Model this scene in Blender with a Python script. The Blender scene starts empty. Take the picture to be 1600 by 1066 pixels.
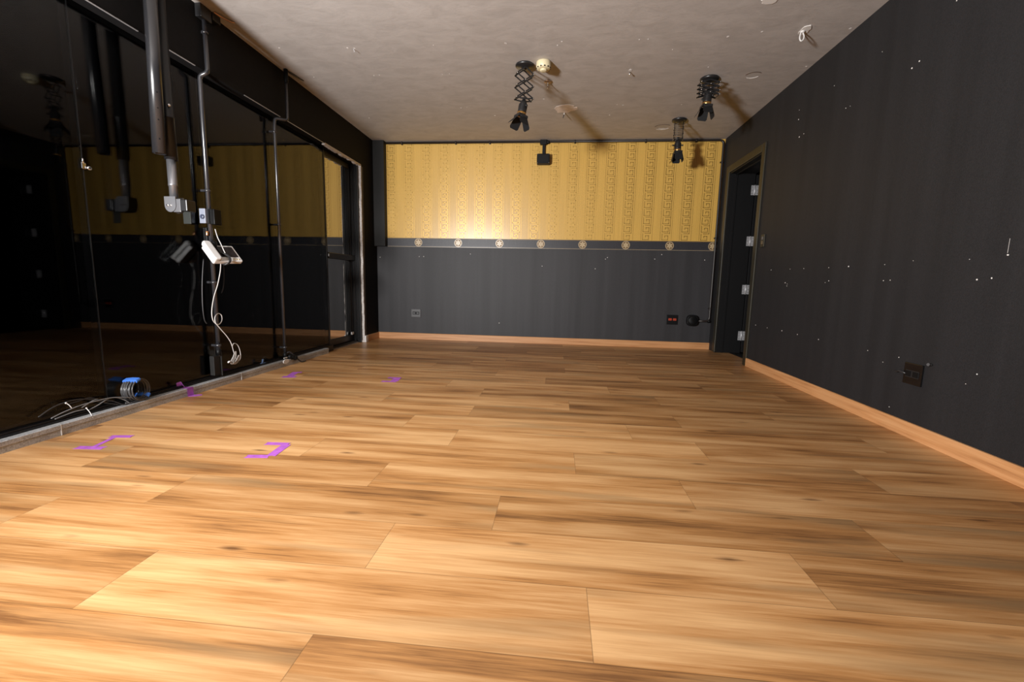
import bpy, math, random
from mathutils import Vector, Matrix
random.seed(7)
scene = bpy.context.scene
COL = scene.collection
PI = math.pi

# ------------------------------------------------------------------ room measures (metres)
H = 2.45            # ceiling height
D = 5.527           # back wall
XR = 1.88           # right wall
XS = -2.305         # face of the header and of the left wall
XG = -2.378         # glass line
YF = -1.6           # wall behind the camera

# ------------------------------------------------------------------ camera
F_PX, YAW, PIT, ROLL, ZC = 684.64, 0.0975417, 0.134105, 0.0217289, 0.76718
cy_, sy_, cp_, sp_ = math.cos(YAW), math.sin(YAW), math.cos(PIT), math.sin(PIT)
fw = Vector((-sy_*cp_, cy_*cp_, -sp_))
r0 = Vector((cy_, sy_, 0)); u0 = r0.cross(fw)
c_, s_ = math.cos(ROLL), math.sin(ROLL)
rt = c_*r0 + s_*u0
up = -s_*r0 + c_*u0
CAMP = Vector((0, 0, ZC))
cam = bpy.data.cameras.new('camera')
cam.sensor_width = 36.0
cam.lens = F_PX*36.0/1600.0
cam.clip_start = 0.05
camo = bpy.data.objects.new('camera', cam)
COL.objects.link(camo)
camo.matrix_world = Matrix(((rt.x, up.x, -fw.x, CAMP.x), (rt.y, up.y, -fw.y, CAMP.y), (rt.z, up.z, -fw.z, CAMP.z), (0, 0, 0, 1)))
scene.camera = camo

def on(ax, v, px, py):
    """point of the plane axis=v that was measured at this place of the photograph"""
    d = rt*((px-800)/F_PX) - up*((py-533)/F_PX) + fw
    t = (v-CAMP[ax])/d[ax]
    return CAMP + d*t

# ------------------------------------------------------------------ materials
def new_mat(name):
    m = bpy.data.materials.new(name); m.use_nodes = True
    nt = m.node_tree
    b = nt.nodes['Principled BSDF']
    return m, nt, b

def simple(name, col, rough=0.5, metal=0.0, spec=0.5, coat=0.0, noise=0.0, nscale=40.0, bump=0.0, bscale=200.0):
    m, nt, b = new_mat(name)
    b.inputs['Roughness'].default_value = rough
    b.inputs['Metallic'].default_value = metal
    b.inputs['Specular IOR Level'].default_value = spec
    b.inputs['Coat Weight'].default_value = coat
    b.inputs['Base Color'].default_value = (*col, 1)
    tc = nt.nodes.new('ShaderNodeTexCoord')
    if noise > 0:
        n = nt.nodes.new('ShaderNodeTexNoise'); n.inputs['Scale'].default_value = nscale; n.inputs['Detail'].default_value = 4
        nt.links.new(tc.outputs['Object'], n.inputs['Vector'])
        r = nt.nodes.new('ShaderNodeMapRange')
        r.inputs['From Min'].default_value = 0.3; r.inputs['From Max'].default_value = 0.7
        r.inputs['To Min'].default_value = 1-noise; r.inputs['To Max'].default_value = 1+noise
        nt.links.new(n.outputs['Fac'], r.inputs['Value'])
        mx = nt.nodes.new('ShaderNodeVectorMath'); mx.operation = 'SCALE'
        mx.inputs[0].default_value = col
        nt.links.new(r.outputs['Result'], mx.inputs['Scale'])
        nt.links.new(mx.outputs['Vector'], b.inputs['Base Color'])
    if bump > 0:
        n2 = nt.nodes.new('ShaderNodeTexNoise'); n2.inputs['Scale'].default_value = bscale; n2.inputs['Detail'].default_value = 3
        nt.links.new(tc.outputs['Object'], n2.inputs['Vector'])
        bp = nt.nodes.new('ShaderNodeBump'); bp.inputs['Strength'].default_value = bump; bp.inputs['Distance'].default_value = 0.002
        nt.links.new(n2.outputs['Fac'], bp.inputs['Height'])
        nt.links.new(bp.outputs['Normal'], b.inputs['Normal'])
    return m

def wood_mat(name, dark, mid, light, grey, rough, uv=True, knots=True, seams=None, stretch=(1.3, 13.0), axis=None, spec=0.5):
    m, nt, b = new_mat(name)
    N = nt.nodes.new; L = nt.links.new
    def math_(op, a, c=None):
        n = N('ShaderNodeMath'); n.operation = op
        for i, v in enumerate((a, c)):
            if v is None: continue
            if isinstance(v, (int, float)): n.inputs[i].default_value = v
            else: L(v, n.inputs[i])
        return n.outputs[0]
    if uv:
        src = N('ShaderNodeUVMap').outputs['UV']
        at = N('ShaderNodeAttribute'); at.attribute_name = 'plank'
        rnd = at.outputs['Fac']
        sep = N('ShaderNodeSeparateXYZ'); L(src, sep.inputs[0])
        u, v = sep.outputs[0], sep.outputs[1]
    else:
        tc = N('ShaderNodeTexCoord'); sep = N('ShaderNodeSeparateXYZ'); L(tc.outputs['Object'], sep.inputs[0])
        u = sep.outputs[axis]; v = sep.outputs[2]; rnd = None
    uu, vv = u, v
    if rnd is not None:
        uu = math_('ADD', u, math_('MULTIPLY', rnd, 53.0))
        vv = math_('ADD', v, math_('MULTIPLY', rnd, 29.0))
    def noise(su, sv, detail, rough_=0.55, dist=0.0):
        cx = N('ShaderNodeCombineXYZ'); L(math_('MULTIPLY', uu, su), cx.inputs[0]); L(math_('MULTIPLY', vv, sv), cx.inputs[1])
        if rnd is not None: L(math_('MULTIPLY', rnd, 17.0), cx.inputs[2])
        n = N('ShaderNodeTexNoise'); n.inputs['Scale'].default_value = 1.0; n.inputs['Detail'].default_value = detail
        n.inputs['Roughness'].default_value = rough_; n.inputs['Distortion'].default_value = dist
        L(cx.outputs[0], n.inputs['Vector'])
        return n.outputs['Fac']
    broad = noise(stretch[0], stretch[1], 3.0, 0.5, 0.25)       # wide colour bands
    fine = noise(stretch[0]*3.2, stretch[1]*9, 5.0, 0.6, 0.1)   # grain
    hair = noise(stretch[0]*7, stretch[1]*26, 4.0, 0.65, 0.0)    # hairline grain
    mixf = math_('ADD', math_('ADD', math_('MULTIPLY', broad, 0.58), math_('MULTIPLY', fine, 0.26)), math_('MULTIPLY', hair, 0.16))
    if rnd is not None:
        mixf = math_('ADD', mixf, math_('MULTIPLY', math_('SUBTRACT', rnd, 0.5), 0.06))
    cr = N('ShaderNodeValToRGB'); L(mixf, cr.inputs['Fac'])
    e = cr.color_ramp.elements
    e[0].position = 0.36; e[0].color = (*dark, 1)
    e[1].position = 0.63; e[1].color = (*light, 1)
    x = e.new(0.46); x.color = (*mid, 1)
    x = e.new(0.54); x.color = tuple(0.5*a+0.5*c for a, c in zip(mid, light)) + (1,)
    col = cr.outputs['Color']
    # grey-olive bands
    gb = noise(stretch[0]*0.8, stretch[1]*0.8, 2.0, 0.5, 0.2)
    gr = N('ShaderNodeMapRange'); gr.inputs['From Min'].default_value = 0.56; gr.inputs['From Max'].default_value = 0.72; gr.inputs['To Max'].default_value = 0.62
    L(gb, gr.inputs['Value'])
    mg = N('ShaderNodeMix'); mg.data_type = 'RGBA'; L(gr.outputs[0], mg.inputs['Factor']); L(col, mg.inputs['A']); mg.inputs['B'].default_value = (*grey, 1)
    col = mg.outputs['Result']
    if knots:
        vo = N('ShaderNodeTexVoronoi'); vo.inputs['Scale'].default_value = 1.0; vo.inputs['Randomness'].default_value = 1.0
        cx = N('ShaderNodeCombineXYZ'); L(math_('MULTIPLY', uu, 2.6), cx.inputs[0]); L(math_('MULTIPLY', vv, 9.5), cx.inputs[1])
        L(cx.outputs[0], vo.inputs['Vector'])
        dn = math_('ADD', vo.outputs['Distance'], math_('MULTIPLY', math_('SUBTRACT', fine, 0.5), 0.13))
        kr = N('ShaderNodeMapRange'); kr.inputs['From Min'].default_value = 0.02; kr.inputs['From Max'].default_value = 0.12; kr.inputs['To Min'].default_value = 0.8; kr.inputs['To Max'].default_value = 0.0
        L(dn, kr.inputs['Value'])
        mk = N('ShaderNodeMix'); mk.data_type = 'RGBA'; L(kr.outputs[0], mk.inputs['Factor']); L(col, mk.inputs['A']); mk.inputs['B'].default_value = (dark[0]*0.45, dark[1]*0.4, dark[2]*0.4, 1)
        col = mk.outputs['Result']
    if rnd is not None:
        hs = N('ShaderNodeHueSaturation'); L(col, hs.inputs['Color'])
        L(math_('ADD', math_('MULTIPLY', rnd, 0.26), 0.87), hs.inputs['Value'])
        col = hs.outputs['Color']
    if seams:
        plen, pwid = seams
        du = math_('MINIMUM', u, math_('SUBTRACT', plen, u))
        dv = math_('MINIMUM', v, math_('SUBTRACT', pwid, v))
        dmin = math_('MINIMUM', du, dv)
        sr = N('ShaderNodeMapRange'); sr.inputs['From Min'].default_value = 0.0004; sr.inputs['From Max'].default_value = 0.0013; sr.inputs['To Min'].default_value = 0.55; sr.inputs['To Max'].default_value = 0.0
        L(dmin, sr.inputs['Value'])
        ms = N('ShaderNodeMix'); ms.data_type = 'RGBA'; L(sr.outputs[0], ms.inputs['Factor']); L(col, ms.inputs['A']); ms.inputs['B'].default_value = (0.07, 0.035, 0.014, 1)
        col = ms.outputs['Result']
    L(col, b.inputs['Base Color'])
    b.inputs['Roughness'].default_value = rough
    b.inputs['Specular IOR Level'].default_value = spec
    bp = N('ShaderNodeBump'); bp.inputs['Strength'].default_value = 0.12; bp.inputs['Distance'].default_value = 0.001
    L(fine, bp.inputs['Height']); L(bp.outputs['Normal'], b.inputs['Normal'])
    return m

def ceiling_mat():
    m, nt, b = new_mat('troweled_plaster')
    N = nt.nodes.new; L = nt.links.new
    tc = N('ShaderNodeTexCoord')
    n1 = N('ShaderNodeTexNoise'); n1.inputs['Scale'].default_value = 5.2; n1.inputs['Detail'].default_value = 9; n1.inputs['Roughness'].default_value = 0.68; n1.inputs['Distortion'].default_value = 0.7
    mp = N('ShaderNodeMapping'); mp.inputs['Scale'].default_value = (1.0, 1.9, 1); mp.inputs['Rotation'].default_value = (0, 0, 0.25)
    L(tc.outputs['Object'], mp.inputs['Vector']); L(mp.outputs[0], n1.inputs['Vector'])
    cr = N('ShaderNodeValToRGB'); L(n1.outputs['Fac'], cr.inputs['Fac'])
    cr.color_ramp.elements[0].position = 0.32; cr.color_ramp.elements[0].color = (0.41, 0.378, 0.357, 1)
    cr.color_ramp.elements[1].position = 0.62; cr.color_ramp.elements[1].color = (0.50, 0.465, 0.442, 1)
    # short trowel scratches
    n2 = N('ShaderNodeTexNoise'); n2.inputs['Scale'].default_value = 9.0; n2.inputs['Detail'].default_value = 6; n2.inputs['Distortion'].default_value = 2.2
    mp2 = N('ShaderNodeMapping'); mp2.inputs['Scale'].default_value = (1.0, 4.2, 1); mp2.inputs['Rotation'].default_value = (0, 0, -0.5)
    L(tc.outputs['Object'], mp2.inputs['Vector']); L(mp2.outputs[0], n2.inputs['Vector'])
    r2 = N('ShaderNodeMapRange'); r2.inputs['From Min'].default_value = 0.60; r2.inputs['From Max'].default_value = 0.78; r2.inputs['To Max'].default_value = 0.45
    L(n2.outputs['Fac'], r2.inputs['Value'])
    mx = N('ShaderNodeMix'); mx.data_type = 'RGBA'; L(r2.outputs[0], mx.inputs['Factor']); L(cr.outputs[0], mx.inputs['A']); mx.inputs['B'].default_value = (0.27, 0.238, 0.215, 1)
    L(mx.outputs['Result'], b.inputs['Base Color'])
    b.inputs['Roughness'].default_value = 0.62
    b.inputs['Specular IOR Level'].default_value = 0.35
    bp = N('ShaderNodeBump'); bp.inputs['Strength'].default_value = 0.4; bp.inputs['Distance'].default_value = 0.004
    L(n1.outputs['Fac'], bp.inputs['Height']); L(bp.outputs['Normal'], b.inputs['Normal'])
    return m

def dark_paper(name, col, weave=0.25, streak=0.2, ax=0, rough=0.62, spec=0.4):
    """charcoal vinyl wallpaper with a fine weave and faint upright streaks"""
    m, nt, b = new_mat(name)
    N = nt.nodes.new; L = nt.links.new
    tc = N('ShaderNodeTexCoord')
    mp = N('ShaderNodeMapping'); mp.inputs['Scale'].default_value = (420, 420, 160)
    L(tc.outputs['Object'], mp.inputs['Vector'])
    n1 = N('ShaderNodeTexNoise'); n1.inputs['Scale'].default_value = 1.0; n1.inputs['Detail'].default_value = 2
    L(mp.outputs[0], n1.inputs['Vector'])
    mp2 = N('ShaderNodeMapping'); mp2.inputs['Scale'].default_value = (11, 11, 0.35)
    L(tc.outputs['Object'], mp2.inputs['Vector'])
    n2 = N('ShaderNodeTexNoise'); n2.inputs['Scale'].default_value = 1.0; n2.inputs['Detail'].default_value = 5
    L(mp2.outputs[0], n2.inputs['Vector'])
    def rng(src, a, c, lo, hi):
        r = N('ShaderNodeMapRange'); L(src, r.inputs['Value'])
        r.inputs['From Min'].default_value = a; r.inputs['From Max'].default_value = c
        r.inputs['To Min'].default_value = lo; r.inputs['To Max'].default_value = hi
        return r.outputs[0]
    a = rng(n1.outputs['Fac'], 0.3, 0.7, 1-weave, 1+weave)
    s = rng(n2.outputs['Fac'], 0.3, 0.75, 1-streak*0.5, 1+streak)
    mu = N('ShaderNodeMath'); mu.operation = 'MULTIPLY'; L(a, mu.inputs[0]); L(s, mu.inputs[1])
    sc = N('ShaderNodeVectorMath'); sc.operation = 'SCALE'; sc.inputs[0].default_value = col; L(mu.outputs[0], sc.inputs['Scale'])
    L(sc.outputs[0], b.inputs['Base Color'])
    b.inputs['Roughness'].default_value = rough; b.inputs['Specular IOR Level'].default_value = spec
    bp = N('ShaderNodeBump'); bp.inputs['Strength'].default_value = 0.25; bp.inputs['Distance'].default_value = 0.0008
    L(n1.outputs['Fac'], bp.inputs['Height']); L(bp.outputs['Normal'], b.inputs['Normal'])
    return m

def gold_paper(name, col, rough, metal):
    m, nt, b = new_mat(name)
    N = nt.nodes.new; L = nt.links.new
    tc = N('ShaderNodeTexCoord')
    mp = N('ShaderNodeMapping'); mp.inputs['Scale'].default_value = (90, 1, 1.6)
    L(tc.outputs['Object'], mp.inputs['Vector'])
    n = N('ShaderNodeTexNoise'); n.inputs['Scale'].default_value = 1.0; n.inputs['Detail'].default_value = 3
    L(mp.outputs[0], n.inputs['Vector'])
    n3 = N('ShaderNodeTexNoise'); n3.inputs['Scale'].default_value = 2.5; n3.inputs['Detail'].default_value = 2
    L(tc.outputs['Object'], n3.inputs['Vector'])
    r = N('ShaderNodeMapRange'); r.inputs['From Min'].default_value = 0.3; r.inputs['From Max'].default_value = 0.7; r.inputs['To Min'].default_value = 0.93; r.inputs['To Max'].default_value = 1.07
    L(n.outputs['Fac'], r.inputs['Value'])
    sc = N('ShaderNodeVectorMath'); sc.operation = 'SCALE'; sc.inputs[0].default_value = col; L(r.outputs[0], sc.inputs['Scale'])
    L(sc.outputs[0], b.inputs['Base Color'])
    b.inputs['Roughness'].default_value = rough; b.inputs['Metallic'].default_value = metal; b.inputs['Specular IOR Level'].default_value = 0.65
    bp = N('ShaderNodeBump'); bp.inputs['Strength'].default_value = 0.3; bp.inputs['Distance'].default_value = 0.004
    L(n3.outputs['Fac'], bp.inputs['Height']); L(bp.outputs['Normal'], b.inputs['Normal'])
    return m

def glass_mat(name, ior):
    m, nt, b = new_mat(name)
    b.inputs['Base Color'].default_value = (0.9, 0.93, 0.95, 1)
    b.inputs['Transmission Weight'].default_value = 1.0
    b.inputs['Roughness'].default_value = 0.0
    b.inputs['IOR'].default_value = ior
    return m

def granite_mat():
    m, nt, b = new_mat('grey_granite')
    N = nt.nodes.new; L = nt.links.new
    tc = N('ShaderNodeTexCoord')
    n = N('ShaderNodeTexNoise'); n.inputs['Scale'].default_value = 140; n.inputs['Detail'].default_value = 6; n.inputs['Roughness'].default_value = 0.75
    L(tc.outputs['Object'], n.inputs['Vector'])
    n2 = N('ShaderNodeTexNoise'); n2.inputs['Scale'].default_value = 9; n2.inputs['Detail'].default_value = 4
    L(tc.outputs['Object'], n2.inputs['Vector'])
    ad = N('ShaderNodeMath'); ad.operation = 'MULTIPLY_ADD'; L(n2.outputs['Fac'], ad.inputs[0]); ad.inputs[1].default_value = 0.35; L(n.outputs['Fac'], ad.inputs[2])
    cr = N('ShaderNodeValToRGB'); L(ad.outputs[0], cr.inputs['Fac'])
    cr.color_ramp.elements[0].position = 0.5; cr.color_ramp.elements[0].color = (0.215, 0.215, 0.218, 1)
    cr.color_ramp.elements[1].position = 0.85; cr.color_ramp.elements[1].color = (0.545, 0.555, 0.57, 1)
    L(cr.outputs[0], b.inputs['Base Color'])
    b.inputs['Roughness'].default_value = 0.32
    return m

M = {}
M['floor'] = wood_mat('oak_laminate', (0.18, 0.078, 0.027), (0.40, 0.190, 0.064), (0.61, 0.358, 0.162), (0.26, 0.168, 0.082), 0.36, seams=(1.185, 0.2245))
M['skirt_x'] = wood_mat('skirting_wood_x', (0.38, 0.17, 0.065), (0.52, 0.25, 0.10), (0.62, 0.33, 0.15), (0.50, 0.25, 0.11), 0.45, uv=False, knots=False, stretch=(2.0, 40.0), axis=0)
M['skirt_y'] = wood_mat('skirting_wood_y', (0.38, 0.17, 0.065), (0.52, 0.25, 0.10), (0.62, 0.33, 0.15), (0.50, 0.25, 0.11), 0.45, uv=False, knots=False, stretch=(2.0, 40.0), axis=1)
M['ceiling'] = ceiling_mat()
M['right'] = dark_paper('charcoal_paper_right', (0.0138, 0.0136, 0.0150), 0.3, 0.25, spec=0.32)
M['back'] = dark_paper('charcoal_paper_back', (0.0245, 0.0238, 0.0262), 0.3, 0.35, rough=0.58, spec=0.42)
M['border'] = dark_paper('charcoal_border_paper', (0.030, 0.029, 0.034), 0.3, 0.1, rough=0.42)
M['border_dark'] = simple('border_key_print', (0.02, 0.02, 0.024), 0.5)
M['black_wall'] = simple('black_wall_paint', (0.008, 0.0075, 0.008), 0.7, spec=0.15, noise=0.15, bump=0.15)
M['black_panel'] = simple('black_column_paint', (0.012, 0.0115, 0.011), 0.6, spec=0.3, noise=0.12, bump=0.15)
M['gold'] = gold_paper('gold_wallpaper', (0.63, 0.385, 0.088), 0.31, 0.0)
M['gold_line'] = gold_paper('gold_wallpaper_key', (0.44, 0.27, 0.07), 0.40, 0.75)
M['gold_trim'] = simple('gold_border_print', (0.52, 0.40, 0.24), 0.33, spec=0.7)
M['gold_dark'] = simple('gold_border_shade', (0.16, 0.10, 0.045), 0.5, metal=0.2)
M['black_metal'] = simple('black_metal', (0.012, 0.012, 0.013), 0.35, metal=0.0, spec=0.6)
M['black_alu'] = simple('black_aluminium', (0.008, 0.008, 0.009), 0.35, spec=0.4)
M['gun_metal'] = simple('painted_steel_tube', (0.016, 0.016, 0.018), 0.27, metal=0.0, spec=0.8)
M['silver'] = simple('satin_steel', (0.30, 0.30, 0.32), 0.34, metal=0.8)
M['zinc'] = simple('zinc_plate', (0.55, 0.55, 0.57), 0.42, metal=0.55, noise=0.25, nscale=160)
M['conduit'] = simple('black_conduit', (0.028, 0.028, 0.032), 0.24, spec=1.0)
M['brown_conduit'] = simple('dark_brown_conduit', (0.018, 0.013, 0.011), 0.38)
M['plastic'] = simple('black_plastic', (0.0042, 0.0042, 0.0046), 0.5, spec=0.2)
M['rubber'] = simple('black_cable', (0.022, 0.022, 0.024), 0.38, spec=0.6)
M['grey_cable'] = simple('grey_cable', (0.17, 0.17, 0.175), 0.35)
M['coil_cable'] = simple('coil_cable', (0.05, 0.05, 0.053), 0.32, spec=0.7)
M['white'] = simple('white_plastic', (0.72, 0.71, 0.70), 0.35)
M['white_cable'] = simple('white_cable', (0.64, 0.62, 0.60), 0.45)
M['cream'] = simple('cream_plastic', (0.66, 0.58, 0.38), 0.42)
M['screen'] = simple('black_glass_screen', (0.012, 0.009, 0.010), 0.10)
M['dull'] = simple('dull_grey_green', (0.016, 0.018, 0.016), 0.6, spec=0.2)
M['zinc_dark'] = simple('grey_cast_metal', (0.11, 0.11, 0.118), 0.45, metal=0.3)
M['brass'] = simple('brass', (0.75, 0.42, 0.13), 0.28, metal=0.95)
M['copper'] = simple('copper', (0.72, 0.36, 0.18), 0.3, metal=0.95)
M['copper_dark'] = simple('aged_switch', (0.10, 0.075, 0.04), 0.5)
M['chrome'] = simple('chrome', (0.8, 0.8, 0.8), 0.12, metal=1.0)
M['blue'] = simple('blue_hook_strap', (0.045, 0.17, 0.62), 0.7, bump=0.4, bscale=500)
M['purple'] = simple('purple_tape', (0.40, 0.11, 0.50), 0.55, noise=0.18, nscale=30, bump=0.2, bscale=120)
M['granite'] = granite_mat()
M['mortar'] = simple('pale_joint', (0.52, 0.50, 0.47), 0.7)
M['plaster_white'] = simple('raw_plaster', (0.60, 0.56, 0.53), 0.8, noise=0.2, nscale=60, bump=0.5, bscale=90)
M['plaster_patch'] = simple('plaster_patch', (0.74, 0.64, 0.57), 0.75, noise=0.12, nscale=25, bump=0.4, bscale=60)
M['scar'] = simple('plaster_scar', (0.15, 0.115, 0.09), 0.8)
M['grey_strip'] = simple('grey_render', (0.085, 0.078, 0.075), 0.8, noise=0.2, nscale=40)
M['grey_plastic'] = simple('grey_plastic', (0.075, 0.075, 0.079), 0.45)
M['casing'] = simple('varnished_dark_wood', (0.019, 0.016, 0.008), 0.45, noise=0.2, nscale=14)
M['door_black'] = simple('black_door_paint', (0.0055, 0.0055, 0.006), 0.5, spec=0.3)
M['gloss_black'] = simple('gloss_black_plastic', (0.0035, 0.0035, 0.0038), 0.16, spec=0.6)
M['matte_black'] = simple('matte_black_paint', (0.010, 0.010, 0.011), 0.62, spec=0.3)
M['orange'] = simple('orange_red_plastic', (0.42, 0.055, 0.025), 0.35)
M['chip'] = simple('exposed_white_plaster', (0.70, 0.67, 0.64), 0.9)
M['glass'] = glass_mat('window_glass', 1.28)
M['rear_glass'] = simple('dark_rear_glass', (0.002, 0.002, 0.0022), 0.015, spec=0.03)
mm, nt, b = new_mat('mirror_coated_glass')
b.inputs['Base Color'].default_value = (0.50, 0.50, 0.49, 1); b.inputs['Metallic'].default_value = 1.0; b.inputs['Roughness'].default_value = 0.01
M['mirror'] = mm

# ------------------------------------------------------------------ geometry collector
ORG = {}
class G:
    def __init__(s): s.v = []; s.f = []; s.m = []; s.sm = []
    def add(s, vs, fs, mi=0, smooth=False):
        o = len(s.v); s.v += [Vector(x) for x in vs]
        for f in fs: s.f.append([o+i for i in f]); s.m.append(mi); s.sm.append(smooth)
        return s
    def box(s, a, b_, mi=0):
        x0, y0, z0 = [min(p, q) for p, q in zip(a, b_)]; x1, y1, z1 = [max(p, q) for p, q in zip(a, b_)]
        return s.add([(x0,y0,z0),(x1,y0,z0),(x1,y1,z0),(x0,y1,z0),(x0,y0,z1),(x1,y0,z1),(x1,y1,z1),(x0,y1,z1)],
              [(0,3,2,1),(4,5,6,7),(0,1,5,4),(1,2,6,5),(2,3,7,6),(3,0,4,7)], mi)
    def obox(s, c, ax, ay, az, mi=0):
        """box given by centre and three half-axis vectors"""
        c, ax, ay, az = Vector(c), Vector(ax), Vector(ay), Vector(az)
        if ax.cross(ay).dot(az) < 0: az = -az
        p = [c+i*ax+j*ay+k*az for k in (-1, 1) for i, j in ((-1,-1),(1,-1),(1,1),(-1,1))]
        return s.add(p, [(0,3,2,1),(4,5,6,7),(0,1,5,4),(1,2,6,5),(2,3,7,6),(3,0,4,7)], mi)
    def lathe(s, prof, p0, axis, n=24, mi=0, smooth=True, cap=True):
        """prof: list of (radius, distance along axis)"""
        a = Vector(axis).normalized(); t = Vector((0,0,1)) if abs(a.z) < 0.9 else Vector((1,0,0))
        e1 = a.cross(t).normalized(); e2 = a.cross(e1)
        p0 = Vector(p0); vs = []
        for r, d in prof:
            for i in range(n):
                w = 2*PI*i/n; vs.append(p0 + a*d + e1*(r*math.cos(w)) + e2*(r*math.sin(w)))
        fs = []
        for k in range(len(prof)-1):
            for i in range(n):
                j = (i+1) % n; fs.append((k*n+i, k*n+j, (k+1)*n+j, (k+1)*n+i))
        s.add(vs, fs, mi, smooth)
        if cap:
            o = len(s.v)-len(vs)
            s.f.append([o+i for i in range(n)][::-1]); s.m.append(mi); s.sm.append(False)
            s.f.append([o+(len(prof)-1)*n+i for i in range(n)]); s.m.append(mi); s.sm.append(False)
        return s
    def cyl(s, p0, p1, r, n=16, mi=0, r1=None):
        d = Vector(p1)-Vector(p0)
        return s.lathe([(r, 0), (r if r1 is None else r1, d.length)], p0, d, n, mi)
    def tube(s, pts, r, n=8, mi=0, closed=False):
        pts = [Vector(p) for p in pts]; m = len(pts)
        tg = []
        for i in range(m):
            a = pts[(i-1) % m] if closed or i > 0 else pts[i]
            c = pts[(i+1) % m] if closed or i < m-1 else pts[i]
            t = (c-a); tg.append(t.normalized() if t.length > 1e-9 else Vector((0,0,1)))
        nrm = tg[0].orthogonal().normalized(); vs = []
        for i in range(m):
            nrm = (nrm - tg[i]*nrm.dot(tg[i]))
            nrm = nrm.normalized() if nrm.length > 1e-6 else tg[i].orthogonal().normalized()
            bn = tg[i].cross(nrm); rr = r[i] if isinstance(r, (list, tuple)) else r
            for k in range(n):
                w = 2*PI*k/n; vs.append(pts[i] + nrm*(rr*math.cos(w)) + bn*(rr*math.sin(w)))
        fs = []
        for i in range(m if closed else m-1):
            j = (i+1) % m
            for k in range(n):
                l = (k+1) % n; fs.append((i*n+k, i*n+l, j*n+l, j*n+k))
        s.add(vs, fs, mi, True)
        if not closed:
            o = len(s.v)-len(vs)
            s.f.append([o+k for k in range(n)][::-1]); s.m.append(mi); s.sm.append(False)
            s.f.append([o+(m-1)*n+k for k in range(n)]); s.m.append(mi); s.sm.append(False)
        return s
    def prism(s, poly, d, mi=0):
        """closed outline (3-D points) extruded by vector d"""
        poly = [Vector(p) for p in poly]; d = Vector(d); n = len(poly)
        nv = Vector((0,0,0))
        for i in range(n): nv += poly[i].cross(poly[(i+1) % n])
        if nv.dot(d) < 0: poly = poly[::-1]
        vs = poly + [p+d for p in poly]
        fs = [tuple(range(n))[::-1], tuple(range(n, 2*n))] + [(i, (i+1) % n, n+(i+1) % n, n+i) for i in range(n)]
        return s.add(vs, fs, mi)
    def build(s, name, mats, parent=None, bevel=0.0, seg=2):
        if not isinstance(mats, (list, tuple)): mats = [mats]
        me = bpy.data.meshes.new(name)
        org = ORG.get(parent.name, Vector((0,0,0))) if parent else None
        if parent is None:
            # the origin of a top-level mesh sits under its middle
            lo = Vector([min(v[i] for v in s.v) for i in range(3)]); hi = Vector([max(v[i] for v in s.v) for i in range(3)])
            org = Vector(((lo.x+hi.x)/2, (lo.y+hi.y)/2, lo.z))
        me.from_pydata([v-org for v in s.v], [], s.f)
        for m in mats: me.materials.append(m)
        me.polygons.foreach_set('material_index', s.m)
        me.polygons.foreach_set('use_smooth', s.sm)
        me.update()
        o = bpy.data.objects.new(name, me); COL.objects.link(o)
        if parent: o.parent = parent
        else: o.location = org
        ORG[o.name] = org.copy()
        if bevel > 0:
            bm = o.modifiers.new('bevel', 'BEVEL'); bm.width = bevel; bm.segments = seg; bm.limit_method = 'ANGLE'; bm.angle_limit = math.radians(40)
        return o

def tag(o, label, cat, group=None):
    o['label'] = label; o['category'] = cat
    if group: o['group'] = group
    return o
def thing(name, loc, label, cat, group=None):
    o = bpy.data.objects.new(name, None); COL.objects.link(o); o.location = loc
    o.empty_display_size = 0.05
    ORG[o.name] = Vector(loc)
    return tag(o, label, cat, group)
def struct(o, label=None, cat=None):
    o['kind'] = 'structure'
    if label: o['label'] = label
    if cat: o['category'] = cat
    return o
def lab(o, text): o['label'] = text; return o

def smooth_path(pts, sub=6):
    """Catmull-Rom through the points"""
    P = [Vector(p) for p in pts]; out = []
    for i in range(len(P)-1):
        a = P[max(i-1, 0)]; b_ = P[i]; c = P[i+1]; d = P[min(i+2, len(P)-1)]
        for k in range(sub):
            t = k/sub
            out.append(0.5*((2*b_)+(c-a)*t+(2*a-5*b_+4*c-d)*t*t+(3*b_-a-3*c+d)*t**3))
    out.append(P[-1]); return out

def fillet(pts, r, seg=6):
    """straight runs joined by bends of radius ~ r"""
    P = [Vector(p) for p in pts]; out = [P[0]]
    for i in range(1, len(P)-1):
        a = (P[i-1]-P[i]); c = (P[i+1]-P[i]); rr = min(r, a.length*0.45, c.length*0.45)
        p = P[i]+a.normalized()*rr; q = P[i]+c.normalized()*rr
        for k in range(seg+1):
            t = k/seg; out.append(p*(1-t)**2 + P[i]*2*t*(1-t) + q*t*t)
    out.append(P[-1]); return out

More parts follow.
